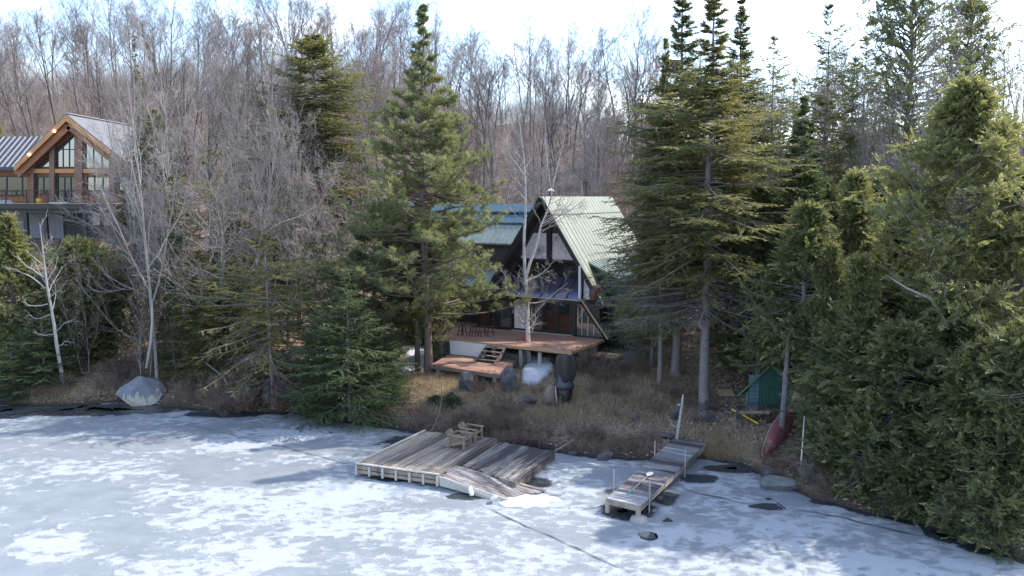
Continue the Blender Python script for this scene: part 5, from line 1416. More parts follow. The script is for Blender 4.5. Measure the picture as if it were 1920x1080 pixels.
def bare(key, seed, H, spread=.35, clear=.4, n1=12, n2=6, n3=5, n4=3, trunk_r=.16, stems=1, ang=.7, up=.09, bark='bark_far', twig='twig', tw=.008, l1=.42, name="bare_tree", wander=.05, splay=.16, leaves=None, lstart=0, leafn=0, lean=(0, 0), k3=3):
    rs = np.random.RandomState(seed); tr = []; cr = []
    az = rs.rand(stems) * 6.28 + np.arange(stems) * 6.28 / max(1, stems)
    D = np.stack([np.cos(az) * splay * (stems > 1) + lean[0], np.sin(az) * splay * (stems > 1) + lean[1], np.ones(stems)], 1)
    LT = H * (1 - .25 * rs.rand(stems) * (stems > 1)); P0 = np.stack([np.cos(az) * .18 * (stems > 1), np.sin(az) * .18 * (stems > 1), np.full(stems, -.25)], 1)
    P, R = grow(rs, P0, D, LT, np.full(stems, trunk_r), 12, wander, .012, .12); R[:, 0] *= 1.3
    tr.append(tubes(P, R, 8))
    p, d, l, r, t = spawn(rs, P, R, n1, clear, .97, ang, l1, LT, .70, .18, 1.0, .55)
    P1, R1 = grow(rs, p, d, l, r, 6, .12, up, .25); tr.append(tubes(P1, R1, 5))
    p, d, l, r, t = spawn(rs, P1, R1, n2, .22, .98, .62, .45, l, .62, .2, 1, .4)
    P2, R2 = grow(rs, p, d, l, r, 4, .15, up, .3); cr.append(tubes(P2, R2, 4))
    p, d, l, r, t = spawn(rs, P2, R2, n3, .2, 1, .6, .5, l, .65, .2, 1, .3)
    P3, R3 = grow(rs, p, d, l, np.maximum(r, tw), 3, .16, up, .5); cr.append(tubes(P3, R3, 3))
    if n4:
        p, d, l, r, t = spawn(rs, P3, R3, n4, .2, 1, .6, .6, l, .8, .2, 1, .2)
        P4, R4 = grow(rs, p, d, l + .12, np.full(len(p), tw), 2, .16, up, .6); cr.append(tubes(P4, R4, 3))
    else: P4 = P3
    root = tree_root(name, join(tr), join(cr), M[bark], M[twig], None, "crown")
    if leaves:
        ln = len(P4); sel = rs.rand(ln) < leafn; C = P4[sel][:, -1]
        C = np.concatenate([C, P4[sel][:, 0]]); dd = rs.randn(len(C), 3); dd[:, 2] -= .5
        V, F, T = diamonds(rs, C, dd, np.full(len(C), .12), np.full(len(C), .035), rs.rand(len(C)))
        mesh_np("leaves", V, [F], M[leaves], root, tint=T)
    PROTO[key] = (root, H, H * spread); return root

NEXT = {}
def plant(key, px, Y, pytop, hw_px=None, label=None, cat="tree", group=None, base=None, rz=None, sx=None, x=None, name=None):
    """stand a tree of kind KEY at image column px (at its base) and depth Y, its tip at image row pytop, half width hw_px at its widest"""
    proto, H, R = PROTO[key]
    p = at_y(px, 500, Y); X = p[0] if x is None else x
    z0 = gz(X, Y); zt = at_y(px, pytop, Y)[2]
    s = max(.05, (zt - z0) / H); w = s if hw_px is None else ((1.14 if cat == 'tree' else 1.0) * hw_px / F_PX * Y / math.cos(PITCH)) / R
    o = proto if not proto["_used"] else copy_tree(proto); proto["_used"] = True; o["_used"] = True
    o.location = (X, Y, z0); o.scale = (w, w, s); o.rotation_euler = (0, 0, random.random() * 6.28 if rz is None else rz)
    for k_ in ("label", "category", "group"):
        if k_ in o: del o[k_]
    if name: o.name = name
    return tag(o, label, cat, group)
# ------------------------------------------------------------------ prototypes
CONE = [(0, .9), (.08, 1.0), (.25, .86), (.5, .55), (.72, .26), (.88, .09), (1, .02)]
CED = [(0, .55), (.2, .95), (.45, 1), (.66, .74), (.80, .45), (.91, .18), (1, .03)]
FULL = [(0, .75), (.12, 1.0), (.35, .88), (.6, .62), (.8, .36), (.92, .14), (1, .02)]
SPIRE = [(0, .5), (.15, .85), (.38, 1.0), (.55, .90), (.67, .62), (.76, .30), (.84, .15), (.93, .08), (1, .02)]
OVAL = [(0, .55), (.2, .95), (.45, 1.0), (.68, .8), (.85, .5), (.95, .25), (1, .05)]
PINEP = [(0, .7), (.12, 1.0), (.28, .98), (.45, .80), (.62, .56), (.75, .33), (.85, .12), (.94, .05), (1, .02)]
BLUNT = [(0, .8), (.25, 1), (.5, .97), (.72, .78), (.86, .52), (.95, .24), (1, .04)]
conifer('fir', 1, 7.0, 2.2, .02, 210, 13, .20, .030, 'fir', FULL, 40, -4, .10, name="fir_tree", gap=.35, leafn=5)
conifer('fir2', 21, 13.0, 2.6, .19, 330, 14, .22, .034, 'fir', CONE, 42, -8, .16, name="fir_tree", gap=.35, leafn=5)
conifer('olive', 2, 9.0, 2.6, .10, 150, 14, .20, .030, 'olive', OVAL, 30, -14, .12, dead=.30, name="spruce_tree", gap=.6, leafn=4)
conifer('spruce', 3, 17.0, 2.7, .06, 560, 14, .22, .036, 'olive', BLUNT, 30, -16, .20, name="spruce_tree", gap=.45, leafn=5)
conifer('dark', 4, 12.0, 2.2, .05, 230, 13, .22, .034, 'spruce', CONE, 30, -14, .15, name="spruce_tree", gap=.45, leafn=4)
conifer('narrow', 5, 15.0, 1.0, .10, 220, 9, .18, .032, 'spruce', CONE, 25, -25, .13, name="spruce_tree", gap=.4, leafn=4)
conifer('tall', 6, 22.0, 2.9, .21, 560, 16, .22, .026, 'spruce', SPIRE, 50, -20, .21, dead=.16, name="spruce_tree", gap=.55, leafn=5)
conifer('tall2', 7, 22.0, 2.6, .22, 520, 16, .22, .026, 'olive', SPIRE, 50, -18, .18, dead=.12, name="spruce_tree", gap=.6, leafn=5)
conifer('sparse', 8, 16.0, 2.4, .30, 150, 11, .24, .036, 'spruce', OVAL, 38, 0, .16, dead=.2, name="spruce_tree", gap=.8, leafn=4)
cedar('cedar', 9, 16.0, 3.2, .04, 330, 'cedar', CED, 19)
cedar('cedar2', 10, 11.0, 2.2, .03, 230, 'cedar', [(0, .6), (.2, 1), (.48, .82), (.70, .46), (.86, .18), (1, .03)], 17)
cedar('cedard', 12, 9.0, 2.6, .02, 240, 'cedar_dark', OVAL, 19, el0=-12, el1=40)
cedar('cedarhi', 17, 13.0, 2.6, .30, 230, 'cedar_dark', CED, 17, el0=-22, el1=45)
cedar('cedarbush', 13, 4.0, 2.2, .0, 130, 'cedar_dark', OVAL, 17, trunk_r=.08, el0=-15, el1=45)
cedar('hemlock', 14, 18.0, 3.6, .22, 240, 'cedar_dark', [(0, .5), (.25, 1), (.5, .9), (.75, .75), (.9, .5), (1, .1)], 9, trunk_r=.22, name="hemlock_tree")
pine('pine', 15, 20.0, 3.9, .17, 252, prof=PINEP, nneed=16, nw=.014, ntuft=6)
pine('pine2', 16, 9.0, 2.4, .10, 120, prof=OVAL, trunk_r=.13, nsec=6)
for i in range(6):
    bare('hill%d' % i, 30 + i, 17.0, clear=[.42, .5, .36, .45, .55, .4][i], n1=[12, 10, 14, 12, 9, 13][i], n2=6, n3=4, n4=3, trunk_r=.15, stems=1, ang=[.6, .5, .7, .55, .5, .65][i], up=.10, bark='bark_far', tw=.011, l1=[.36, .32, .34, .4, .36, .3][i])
bare('hilltwin', 37, 17.0, clear=.4, n1=9, n2=5, n3=4, n4=3, trunk_r=.14, stems=2, bark='bark_far', tw=.011, l1=.34)
for i in range(3):
    bare('sapling%d' % i, 40 + i, 8.0, clear=.22, n1=14, n2=5, n3=4, n4=2, trunk_r=.045, stems=[1, 2, 3][i], ang=.5, up=.13, bark='twig', tw=.009, l1=.34)
for i in range(4):
    bare('maple%d' % i, 50 + i, 13.0, clear=[.22, .3, .18, .28][i], n1=[15, 12, 16, 13][i], n2=6, n3=4, n4=2, trunk_r=.115, stems=[1, 2, 3, 1][i], ang=.68, up=.10, bark='bark_light', twig='twig_light', tw=.0075, l1=.42, wander=.06)
bare('crooked', 55, 9.0, clear=.16, n1=13, n2=7, n3=5, n4=3, trunk_r=.11, stems=2, ang=.95, up=.06, bark='bark_light', twig='twig_light', tw=.0075, l1=.55, wander=.09)
bare('birch', 56, 13.5, clear=.30, n1=8, n2=5, n3=5, n4=3, trunk_r=.105, stems=1, ang=.62, up=.08, bark='birch', twig='twig_light', tw=.006, l1=.3, name="birch_tree", wander=.03)
bare('tanbeech', 57, 5.0, clear=.15, n1=12, n2=5, n3=4, n4=2, trunk_r=.04, stems=2, ang=.7, up=.05, bark='twig', tw=.006, leaves='tanleaf', leafn=.22, name="beech_sapling")
bare('rustoak', 58, 9.0, clear=.25, n1=14, n2=6, n3=4, n4=2, trunk_r=.09, stems=1, ang=.7, up=.06, bark='bark', tw=.008, leaves='rust', leafn=1.0, name="oak_tree")
for i in range(4):
    bare('shrub%d' % i, 60 + i, 1.7, clear=.08, n1=8, n2=4, n3=3, n4=[2, 0, 2, 0][i], trunk_r=.016, stems=[9, 12, 7, 10][i], ang=.6, up=.05, bark='brush', twig='brush', tw=.0075, l1=.55, name="bare_shrub", splay=.7, wander=.12)

# ------------------------------------------------------------------ single trees one can tell apart (image column at base, depth, tip row, half width)
plant('pine', 801, 45.0, 12, 126, "tall soft white pine with long level boughs, left of the cabin", rz=1.0)
plant('pine2', 690, 46.0, 425, 92, "shorter bushy pine with pale plumes left of the tall pine")
plant('pine2', 782, 47.5, 330, 66, "slim young pine standing close behind the tall pine")
plant('fir', 650, 38.6, 522, 86, "dense dark green fir at the ice edge left of the wide dock")
plant('fir', 590, 39.5, 585, 55, "small dark fir pressed against the left side of the dense fir")
plant('fir', 715, 40.5, 600, 55, "loose green fir behind the dense dark fir, toward the low platform")
plant('fir', 843, 38.9, 735, 24, "knee high green fir just behind the raised dock platform", name="fir_sapling")
plant('fir', 815, 39.8, 740, 20, "tiny fir beside the slender leaning pole", name="fir_sapling")
plant('olive', 505, 40.6, 440, 92, "olive tinted spruce with ragged level boughs at the left shore")
plant('olive', 585, 43.5, 455, 62, "olive spruce between the ragged shore spruce and the dark fir")
plant('olive', 430, 44.0, 500, 48, "small ragged spruce behind the shore brush on the left")
plant('spruce', 600, 60.0, 66, 112, "big broad spruce with sunlit right side, rising above the left thicket")
plant('narrow', 271, 60.5, 66, 26, "thin dark spire spruce rising past the right end of the chalet roof")
plant('spruce', 300, 55.5, 205, 52, "dark spruce in front of the chalet roof's right end")
plant('dark', 250, 56.0, 330, 40, "low dark spruce below the chalet roof's right end")
plant('narrow', 703, 105.0, 138, 14, "small dark spire spruce far up the hill left of the pine")
plant('narrow', 1133, 98.0, 205, 26, "dark spruce on the hill behind the cabin roof")
plant('narrow', 1098, 88.0, 300, 20, "little dark spruce at the foot of the hill behind the cabin roof")
plant('dark', 330, 46.6, 330, 58, "dark spruce hidden behind the pale crooked tree")
plant('olive', 400, 48.6, 280, 70, "taller olive spruce amid the bare thicket")
plant('spruce', 450, 47.5, 400, 60, "full olive green spruce just left of the ragged shore spruce")
plant('dark', 540, 54.0, 330, 50, "dark spruce below the big broad spruce")
plant('dark', 318, 44.6, 440, 46, "dark spruce right behind the broken white snag")
plant('spruce', 372, 43.6, 470, 48, "full dark spruce behind the shore brush, left of the ragged shore spruce")
plant('dark', 452, 44.2, 410, 44, "slim dark spruce at the left shoulder of the ragged shore spruce")
plant('cedard', 150, 47.0, 450, 70, "dark bushy evergreen under the chalet balcony", rz=.3)
plant('cedard', 215, 49.0, 480, 52, "dark evergreen right of the one under the balcony")
plant('cedar2', 22, 46.0, 395, 58, "bright green cedar at the left edge of the picture")
plant('fir', 70, 43.5, 590, 62, "low spreading fir behind the bleached dead tree")
plant('fir', 8, 42.2, 645, 42, "small fir at the far left of the bank")
plant('cedar2', 2, 76.0, 190, 26, "tip of a sunlit evergreen behind the dark chalet wing", x=at_y(2, 500, 76)[0])
# three tall spruces in a clump
plant('tall2', 1240, 41.6, 70, 62, "slimmest tall spruce of the clump, with thin bare lower trunk", rz=.4)
plant('tall', 1273, 43.0, -40, 110, "tall spruce of the clump, the trunk standing behind the pale one", rz=2.2)
plant('tall2', 1326, 38.6, -45, 128, "tallest spruce of the clump with thick pale trunk by the dock path", rz=5.1)
plant('tall', 1375, 44.5, -15, 95, "tall spruce at the right side of the clump, behind the green shed path", rz=3.3)
plant('fir2', 1490, 38.3, 182, 104, "blue green pointed fir above the boat shed", rz=1.4)
plant('olive', 1215, 46.0, 540, 46, "low spruce beside the cabin's right end")
plant('olive', 1226, 44.6, 420, 56, "ragged spruce hiding the cabin's lower right roof")
plant('dark', 1420, 43.0, 300, 58, "dark spruce standing right behind the spruce clump")
plant('olive', 1452, 40.6, 430, 62, "ragged olive spruce behind the green shed roof")
plant('fir', 1205, 49.5, 420, 26, "slender fir overlapping the cabin's right roof")
# right hand thicket
plant('cedar', 1800, 31.5, 125, 150, "largest yellow green cedar of the thicket, towering over the right shore", rz=2.0)
plant('cedar2', 1600, 36.0, 310, 70, "yellow green cedar with pale top right of the blue green fir")
plant('cedar2', 1690, 34.0, 395, 72, "cedar with pale upswept plumes left of the largest cedar")
plant('cedar2', 1562, 33.0, 448, 46, "cedar with pale tip standing over the red canoe")
plant('cedar2', 1612, 31.4, 470, 62, "cedar whose pale tip stands in the middle of the thicket")
plant('cedar', 1895, 30.5, 300, 100, "broad cedar at the right edge of the picture", rz=4.0)
plant('cedarhi', 1512, 34.6, 365, 88, "tall drooping evergreen whose boughs hang over the pale trunk and canoe")
plant('cedarhi', 1432, 39.4, 330, 72, "drooping evergreen with boughs over the shed's left side")
plant('cedard', 1480, 41.5, 430, 52, "dark drooping evergreen over the shed roof")
plant('cedard', 1620, 31.0, 590, 88, "dark cedar with drooping sprays right of the red canoe")
plant('cedard', 1690, 29.2, 610, 105, "dark cedar overhanging the right shore in front")
plant('cedard', 1780, 30.2, 560, 90, "dark cedar below the largest cedar")
plant('cedard', 1870, 26.6, 640, 105, "dark green cedar leaning over the ice near the right corner")
plant('cedard', 1955, 25.4, 600, 100, "dark cedar cut by the right edge near the corner")
plant('cedarbush', 1555, 30.8, 800, 46, "low cedar bush beside the white birch stick")
plant('cedarbush', 1650, 28.0, 800, 78, "low cedar bush trailing over the right shore ice")
plant('cedarbush', 1760, 26.9, 850, 70, "low dark cedar bush beside the open water hole")
plant('cedarbush', 1890, 24.6, 890, 80, "low cedar bush at the lower right corner")
plant('cedard', 1395, 43.5, 470, 52, "dark evergreen behind the shed, right of the spruce clump")
plant('cedard', 1440, 45.0, 400, 60, "deeper dark evergreen behind the blue green fir")
plant('cedard', 1540, 42.0, 345, 70, "dark evergreen between the blue green fir and the pale topped cedar")
plant('cedard', 1650, 41.0, 340, 80, "dark evergreen behind the cedars in the middle of the thicket")
plant('hemlock', 1685, 47.0, -70, 120, "tall dark hemlock rising out of the frame above the thicket", rz=1.2)
plant('hemlock', 1790, 50.0, -20, 85, "second tall hemlock, right of the one leaving the frame")
plant('sparse', 1440, 52.0, 70, 55, "thin see-through spruce against the sky right of the clump")
plant('sparse', 1535, 50.0, 12, 58, "thin spruce with bare trunk and tufted top against the sky")
plant('maple1', 1490, 57.0, 130, 60, "bare tree between the thin spruces right of the clump", rz=2.2)
plant('maple0', 1575, 55.0, 90, 75, "bare tree behind the thin spruces, left of the tall hemlock", rz=.2)
plant('sparse', 1585, 48.5, 110, 50, "thin spruce in front of the tall hemlock's left side")
plant('dark', 1510, 46.0, 230, 60, "dark spruce behind the blue green fir's tip")
plant('sparse', 1480, 54.0, 150, 48, "lower thin spruce between the two see-through ones")
plant('sparse', 1608, 52.0, 70, 55, "thin see-through spruce left of the tall hemlock")
# bare trees of the left thicket
plant('maple0', 284, 43.0, 62, 120, "pale barked tall tree with stripped white foot behind the big boulder", rz=.7)
plant('crooked', 392, 45.0, 270, 115, "crooked pale tree with long arms reaching left over the thicket", rz=3.0)
plant('maple1', 445, 47.0, 150, 105, "forked pale bare tree right of the crooked one", rz=2.0)
plant('maple2', 530, 49.0, 185, 95, "many stemmed pale bare tree before the big broad spruce", rz=1.0)
plant('maple3', 345, 51.0, 80, 105, "slender grey bare tree between the chalet and the thicket", rz=.1)
plant('maple0', 395, 55.0, 60, 110, "tall mauve bare tree in the middle of the left thicket", rz=4.0)
plant('maple2', 480, 56.0, 55, 105, "tall many stemmed bare tree left of the broad spruce", rz=5.0)
plant('crooked', 285, 54.5, 250, 85, "bare tree with spreading arms before the chalet roof's right slope", rz=2.0)
plant('maple1', 235, 53.0, 150, 90, "bare tree with fine twigs across the chalet's right eave", rz=2.6)
plant('maple3', 680, 58.0, 170, 80, "bare tree between the broad spruce and the tall pine", rz=1.7)
plant('maple1', 560, 52.0, 250, 70, "thin bare tree at the foot of the broad spruce", rz=.9)
plant('crooked', 640, 50.0, 330, 70, "small bare tree with spreading arms left of the tall pine", rz=1.2)
plant('maple2', 310, 47.5, 340, 85, "low many stemmed bare tree just right of the chalet balcony", rz=2.9)
plant('crooked', 250, 46.5, 380, 75, "low pale tree with twiggy arms under the chalet eave", rz=5.3)
plant('maple3', 1010, 62.0, 200, 60, "pale bare tree behind the cabin roof", rz=2.2)
plant('maple1', 930, 66.0, 190, 70, "bare tree behind the blue green wing roof", rz=1.1)
plant('maple2', 1100, 68.0, 170, 75, "many stemmed bare tree behind the cabin ridge", rz=.3)
plant('maple0', 1700, 42.0, 60, 110, "twiggy grey bare tree in front of the tall hemlock", rz=3.0)
plant('maple2', 1645, 44.0, 140, 75, "bare grey tree left of the twiggy one, deep in the thicket", rz=1.4)
plant('maple1', 1905, 47.0, -30, 90, "tall bare tree leaning at the right edge against the sky", rz=.5)
plant('maple3', 1850, 52.0, 10, 85, "bare tree with open crown left of the leaning one", rz=.8)
plant('tanbeech', 150, 45.0, 470, 50, "beech sapling with pale tan leaves under the chalet", cat="sapling")
plant('tanbeech', 262, 43.8, 520, 55, "beech sapling with tan leaves by the stripped trunk", cat="sapling")
plant('tanbeech', 345, 44.0, 540, 50, "beech sapling with a few tan leaves behind the shore brush", cat="sapling")
plant('tanbeech', 100, 50.0, 440, 45, "beech sapling with tan leaves below the balcony posts", cat="sapling")
plant('rustoak', 1222, 62.0, 120, 45, "small oak still holding rusty red leaves beside the spruce clump")
plant('rustoak', 1170, 64.0, 330, 34, "low oak with rusty leaves behind the cabin's ridge end")

# birch with two stems through the deck
def custom_tree(name, label, base, stems, branches, bark, twig, seed, ntw=(5, 5, 3), tw=.006, cat="tree", k=8, lsc=.5):
    """stems / branches: lists of (world points, radii)"""
    rs = np.random.RandomState(seed); base = np.array(base, float)
    r = wthing(name, label, cat, base); parts = []
    def res(pts, rad, n=10):
        pts = np.array(pts, float) - base; t = np.linspace(0, 1, len(pts)); u = np.linspace(0, 1, n)
        Q = np.stack([np.interp(u, t, pts[:, i]) for i in range(3)], 1); Q[1:-1] += rs.randn(n - 2, 3) * .02
        return Q[None], np.interp(u, np.linspace(0, 1, len(rad)), rad)[None]
    PS = []
    for pts, rad in stems: P, R = res(pts, rad); parts.append(tubes(P, R, k)); PS.append((P, R, .35))
    for pts, rad in branches: P, R = res(pts, rad); parts.append(tubes(P, R, 5)); PS.append((P, R, .15))
    cr = []
    for P, R, t0 in PS:
        Ln = np.array([np.linalg.norm(P[0, 1:] - P[0, :-1], axis=1).sum()])
        p, d, l, rr, _ = spawn(rs, P, R, ntw[0] * (3 if t0 > .3 else 1), t0, .99, .75, .26 if t0 > .3 else .42, Ln, .5, .2)
        P1, R1 = grow(rs, p, d, l * lsc * 2, np.maximum(rr * .8, tw), 4, .12, .05, .3); cr.append(tubes(P1, R1, 4))
        p, d, l, rr, _ = spawn(rs, P1, R1, ntw[1], .2, 1, .6, .5, l * lsc * 2, .6)
        P2, R2 = grow(rs, p, d, l, np.maximum(rr, tw), 3, .14, .03, .5); cr.append(tubes(P2, R2, 3))
        if ntw[2]:
            p, d, l, rr, _ = spawn(rs, P2, R2, ntw[2], .2, 1, .6, .55, l, .8)
            P3, R3 = grow(rs, p, d, l + .05, np.full(len(p), tw), 2, .14, -.02, .6); cr.append(tubes(P3, R3, 3))
    V, F = join(parts); mesh_np("trunk", V, [F], M[bark], r, smooth=True)
    V, F = join(cr); mesh_np("crown", V, [F], M[twig], r)
    return r
BY = at_z(990, 640, 2.5)[1] - .25
def bp(px, py, dy=0): return at_y(px, py, BY + dy)
b0 = bp(992, 648); b0[2] = gz(b0[0], b0[1]) - .1
custom_tree("birch_tree", "white twin stemmed birch growing up through the cabin deck", b0,
    [([b0, bp(990, 636), bp(988, 560), bp(985, 520)], [.15, .14, .115, .105]),
     ([bp(985, 522), bp(982, 450), bp(986, 380), bp(985, 320), bp(978, 260), bp(970, 190)], [.105, .085, .07, .05, .03, .012]),
     ([bp(985, 524), bp(1003, 470), bp(1012, 430, .3), bp(1028, 390, .4), bp(1040, 330, .5), bp(1062, 240, .6)], [.09, .075, .06, .045, .03, .01])],
    [([bp(983, 420), bp(965, 400, -.3), bp(945, 378, -.6)], [.035, .025, .01]), ([bp(986, 400), bp(1000, 375, -.3), bp(1010, 350, -.5)], [.035, .02, .01]),
     ([bp(986, 560), bp(960, 540, -.5), bp(940, 505, -.9)], [.04, .03, .012]), ([bp(986, 530), bp(1020, 510, -.6), bp(1042, 487, -1)], [.04, .028, .01]),
     ([bp(988, 570), bp(1020, 565, -.6), bp(1065, 530, -1.0)], [.035, .025, .01]), ([bp(1018, 420), bp(1060, 400, -.3), bp(1092, 378, -.5)], [.03, .018, .008]),
     ([bp(1022, 400), bp(1055, 390, .5), bp(1090, 410, .7)], [.025, .018, .008]), ([bp(984, 330), bp(955, 290, .3), bp(945, 240, .4)], [.03, .018, .008]),
     ([bp(1034, 365), bp(1025, 300), bp(1020, 220)], [.03, .02, .008])], 'birch', 'twig_light', 3, (8, 6, 3), .0055)
# bleached dead tree on the left bank
DY = on_ground(120, 730)[1]
def dp(px, py, dy=0): return at_y(px, py, DY + dy)
d0 = dp(120, 734)
custom_tree("dead_tree", "bleached dead tree with level bare arms standing alone on the left bank", d0,
    [([d0, dp(107, 640), dp(92, 560), dp(83, 500), dp(74, 418)], [.11, .085, .065, .045, .01])],
    [([dp(84, 540), dp(60, 520, -.3), dp(30, 505, -.5), dp(8, 502, -.6)], [.05, .035, .02, .008]), ([dp(83, 520), dp(50, 500, .3), dp(32, 480, .4)], [.04, .03, .01]),
     ([dp(90, 570), dp(62, 575, -.4), dp(40, 565, -.6)], [.04, .025, .01]), ([dp(95, 590), dp(70, 598, .3), dp(48, 590, .5)], [.035, .02, .01]), ([dp(86, 530), dp(102, 505, .3), dp(110, 480, .5)], [.035, .02, .01]),
     ([dp(103, 625), dp(85, 630, -.3), dp(62, 622, -.5)], [.03, .02, .008]), ([dp(105, 622), dp(122, 605, -.2), dp(142, 598, -.3)], [.03, .02, .008]), ([dp(109, 650), dp(122, 640, .2), dp(140, 642, .2)], [.03, .02, .008]),
     ([dp(80, 480), dp(92, 460), dp(98, 442)], [.025, .015, .008]), ([dp(90, 560), dp(110, 545, .2), dp(122, 530, .3)], [.03, .02, .008])], 'deadwood', 'deadwood', 6, (3, 2, 0), .008, cat="dead tree")
# bleached standing stems in the right thicket
def stick(pts, rad, label, mat='birch', name="dead_tree", cat="dead tree", Y=33.0, k=8):
    P = [at_y(px, py, Y + dy) for px, py, dy in pts]; m = MB(3); m.tube(P, rad, k)
    return tag(m.build(name, M[mat], None, origin=tuple(P[0]), smooth=True), label, cat)
cY = on_ground(1467, 822)[1]
stick([(1464, 830, 0), (1468, 780, 0), (1473, 715, 0), (1477, 650, .2), (1482, 585, .5)], [.16, .135, .12, .085, .012], "straight pale trunk rising beside the red canoe", 'bark_fir', Y=cY - .1, name="dead_tree")
sY = on_ground(1505, 900)[1]
stick([(1505, 900, 0), (1502, 865, 0), (1504, 845, 0), (1508, 780, .2)], [.032, .03, .026, .012], "thin white birch stick at the edge of the right shore thicket", 'birch', Y=sY)
stick([(1778, 612, 0), (1745, 560, 0), (1700, 540, .1), (1660, 515, .2)], [.06, .05, .035, .01], "long bare limb showing in the dark of the right thicket", 'deadtwig', Y=29.0)
stick([(1842, 880, 0), (1815, 885, -.2), (1795, 880, -.3)], [.015, .018, .008], "bleached dead branch hanging over the right shore", 'deadwood', Y=25.0, k=6)
stick([(275, 690, 0), (283, 640, 0), (286, 600, 0), (285, 560, 0)], [.085, .08, .075, .03], "broken white snag beside the big boulder", 'deadwood', Y=42.4)
stick([(480, 745, 0), (430, 715, .2), (385, 680, .5)], [.05, .04, .02], "fallen grey stem slanting through the left shore brush", 'deadtwig', Y=41.0, name="fallen_log")
stick([(1895, 545, 0), (1912, 480, 0), (1925, 400, 0), (1935, 300, 0)], [.16, .14, .12, .08], "dark trunk leaning out of the right edge", 'bark', Y=36.0)
stick([(783, 702, 0), (782, 600, 0), (781, 520, 0)], [.17, .15, .13], "bare dark trunk standing just left of the tall pine", 'bark_pine', Y=45.4)

def twigs_on_ground(n, pix, label, group, seed):
    rs = np.random.RandomState(seed)
    for i in range(n):
        p = on_ground(rs.uniform(pix[0], pix[1]), rs.uniform(pix[2], pix[3])); a = rs.uniform(0, 6.28); Lq = rs.uniform(.6, 1.9); m = MB(i)
        def g(s, o=0): x = p[0] + math.cos(a) * s - math.sin(a) * o; y = p[1] + math.sin(a) * s + math.cos(a) * o; return np.array([x, y, max(gz(x, y), 0) + .05 + .06 * rs.rand()])
        m.tube([g(0), g(Lq * .5, .06), g(Lq, -.05)], [.035, .026, .008], 6)
        for k in range(3): s = Lq * rs.uniform(.3, .8); m.tube([g(s), g(s + .25, rs.choice([-1, 1]) * rs.uniform(.15, .35)) + (0, 0, .08)], [.014, .005], 5)
        tag(m.build("fallen_branch", M['twig_light' if i % 2 else 'deadtwig'], None, origin=tuple(p)), label, "branch", group)
twigs_on_ground(16, (860, 1330, 700, 800), "bare fallen branch lying in the dry grass between the deck and the narrow dock", "fallen branches on the grass below the deck", 3)
twigs_on_ground(8, (20, 250, 680, 745), "bare fallen branch lying on the bank left of the big boulder", "fallen branches on the left bank", 4)
# ------------------------------------------------------------------ shore shrubs
rng = np.random.RandomState(77); nshr = 0
def shrubs(pix, n, depth0, depth1, h0, h1, group, label):
    global nshr
    i = 0
    while i < n:
        px = rng.uniform(*pix); x = (px - 960) / F_PX * 40; d = rng.uniform(depth0, depth1)
        for _ in range(3): x = (px - 960) / F_PX * (float(shore_y(x)) + d)
        y = float(shore_y(x)) + d; proto, H, R = PROTO['shrub%d' % rng.randint(4)]
        o = proto if not proto["_used"] else copy_tree(proto); proto["_used"] = True; o["_used"] = True
        s = rng.uniform(h0, h1) / H; o.location = (x, y, gz(x, y) - .05); o.scale = (s * rng.uniform(.9, 1.4), s * rng.uniform(.9, 1.4), s); o.rotation_euler = (rng.uniform(-.12, .12), rng.uniform(-.12, .12), rng.uniform(0, 6.28))
        tag(o, label, "shrub", group); i += 1; nshr += 1
shrubs((760, 1225), 38, .1, 1.3, .6, 1.2, "bare brush along the bank behind the wide dock", "bare brown shrub in the tangle on the bank behind the wide dock")
shrubs((330, 620), 34, .05, 2.6, 1.0, 2.2, "bare brush along the left shore right of the boulder", "bare grey brown shrub in the tangle between the big boulder and the dark fir")
shrubs((-20, 260), 16, .3, 4.5, .6, 1.3, "bare brush on the bank left of the boulder", "low bare shrub on the bank left of the big boulder")
shrubs((830, 1230), 9, 2.5, 7.0, .5, 1.2, "thin bare bushes in the grass below the deck", "thin bare bush in the dry grass below the house deck")
shrubs((1090, 1210), 10, 7.0, 12.0, .7, 1.5, "bare bushes right of the deck", "bare brown bush on the slope right of the house deck")
shrubs((1480, 1950), 16, .0, 1.6, .6, 1.2, "bare brush under the right shore cedars", "dark bare shrub under the cedars of the right shore")
shrubs((1200, 1400), 8, 3.0, 8.0, .4, .8, "low brush under the spruce clump", "low bare brush on the dark ground under the spruce clump")

# ------------------------------------------------------------------ hillside forest
def hill_ok(x, y):
    if -47 < x < -24 and y < 77: return False
    if -11 < x < 9 and y < 68: return False
    return True
cands = []
rng = np.random.RandomState(5)
for row, (Y, dx) in enumerate([(74, 5.6), (80, 5.6), (87, 6.0), (95, 6.2), (104, 6.6), (114, 7.0), (125, 7.4), (137, 7.2), (150, 7.6), (162, 7.8), (174, 8.2), (186, 8.6)]):
    x = -.80 * Y + rng.rand() * dx
    while x < .70 * Y:
        xx = x + rng.uniform(-.4, .4) * dx; yy = Y + rng.uniform(-4, 4)
        if hill_ok(xx, yy): cands.append((xx, yy))
        x += dx
regs = [("bare grey trees on the hillside behind the chalet", "leafless grey hardwood on the hillside behind the timber chalet", -1e9, 420),
        ("bare trees on the hillside left of the pine", "leafless mauve grey hardwood on the hill between the chalet and the tall pine", 420, 790),
        ("bare trees on the hillside behind the cabin", "leafless mauve grey hardwood on the hill behind the A-frame cabin", 790, 1230),
        ("bare trees on the hillside right of the clump", "leafless hardwood on the hill behind the right hand conifers", 1230, 1e9)]
def region(x, y):
    px = 960 + F_PX * x / y
    for r in regs:
        if r[2] <= px < r[3]: return r
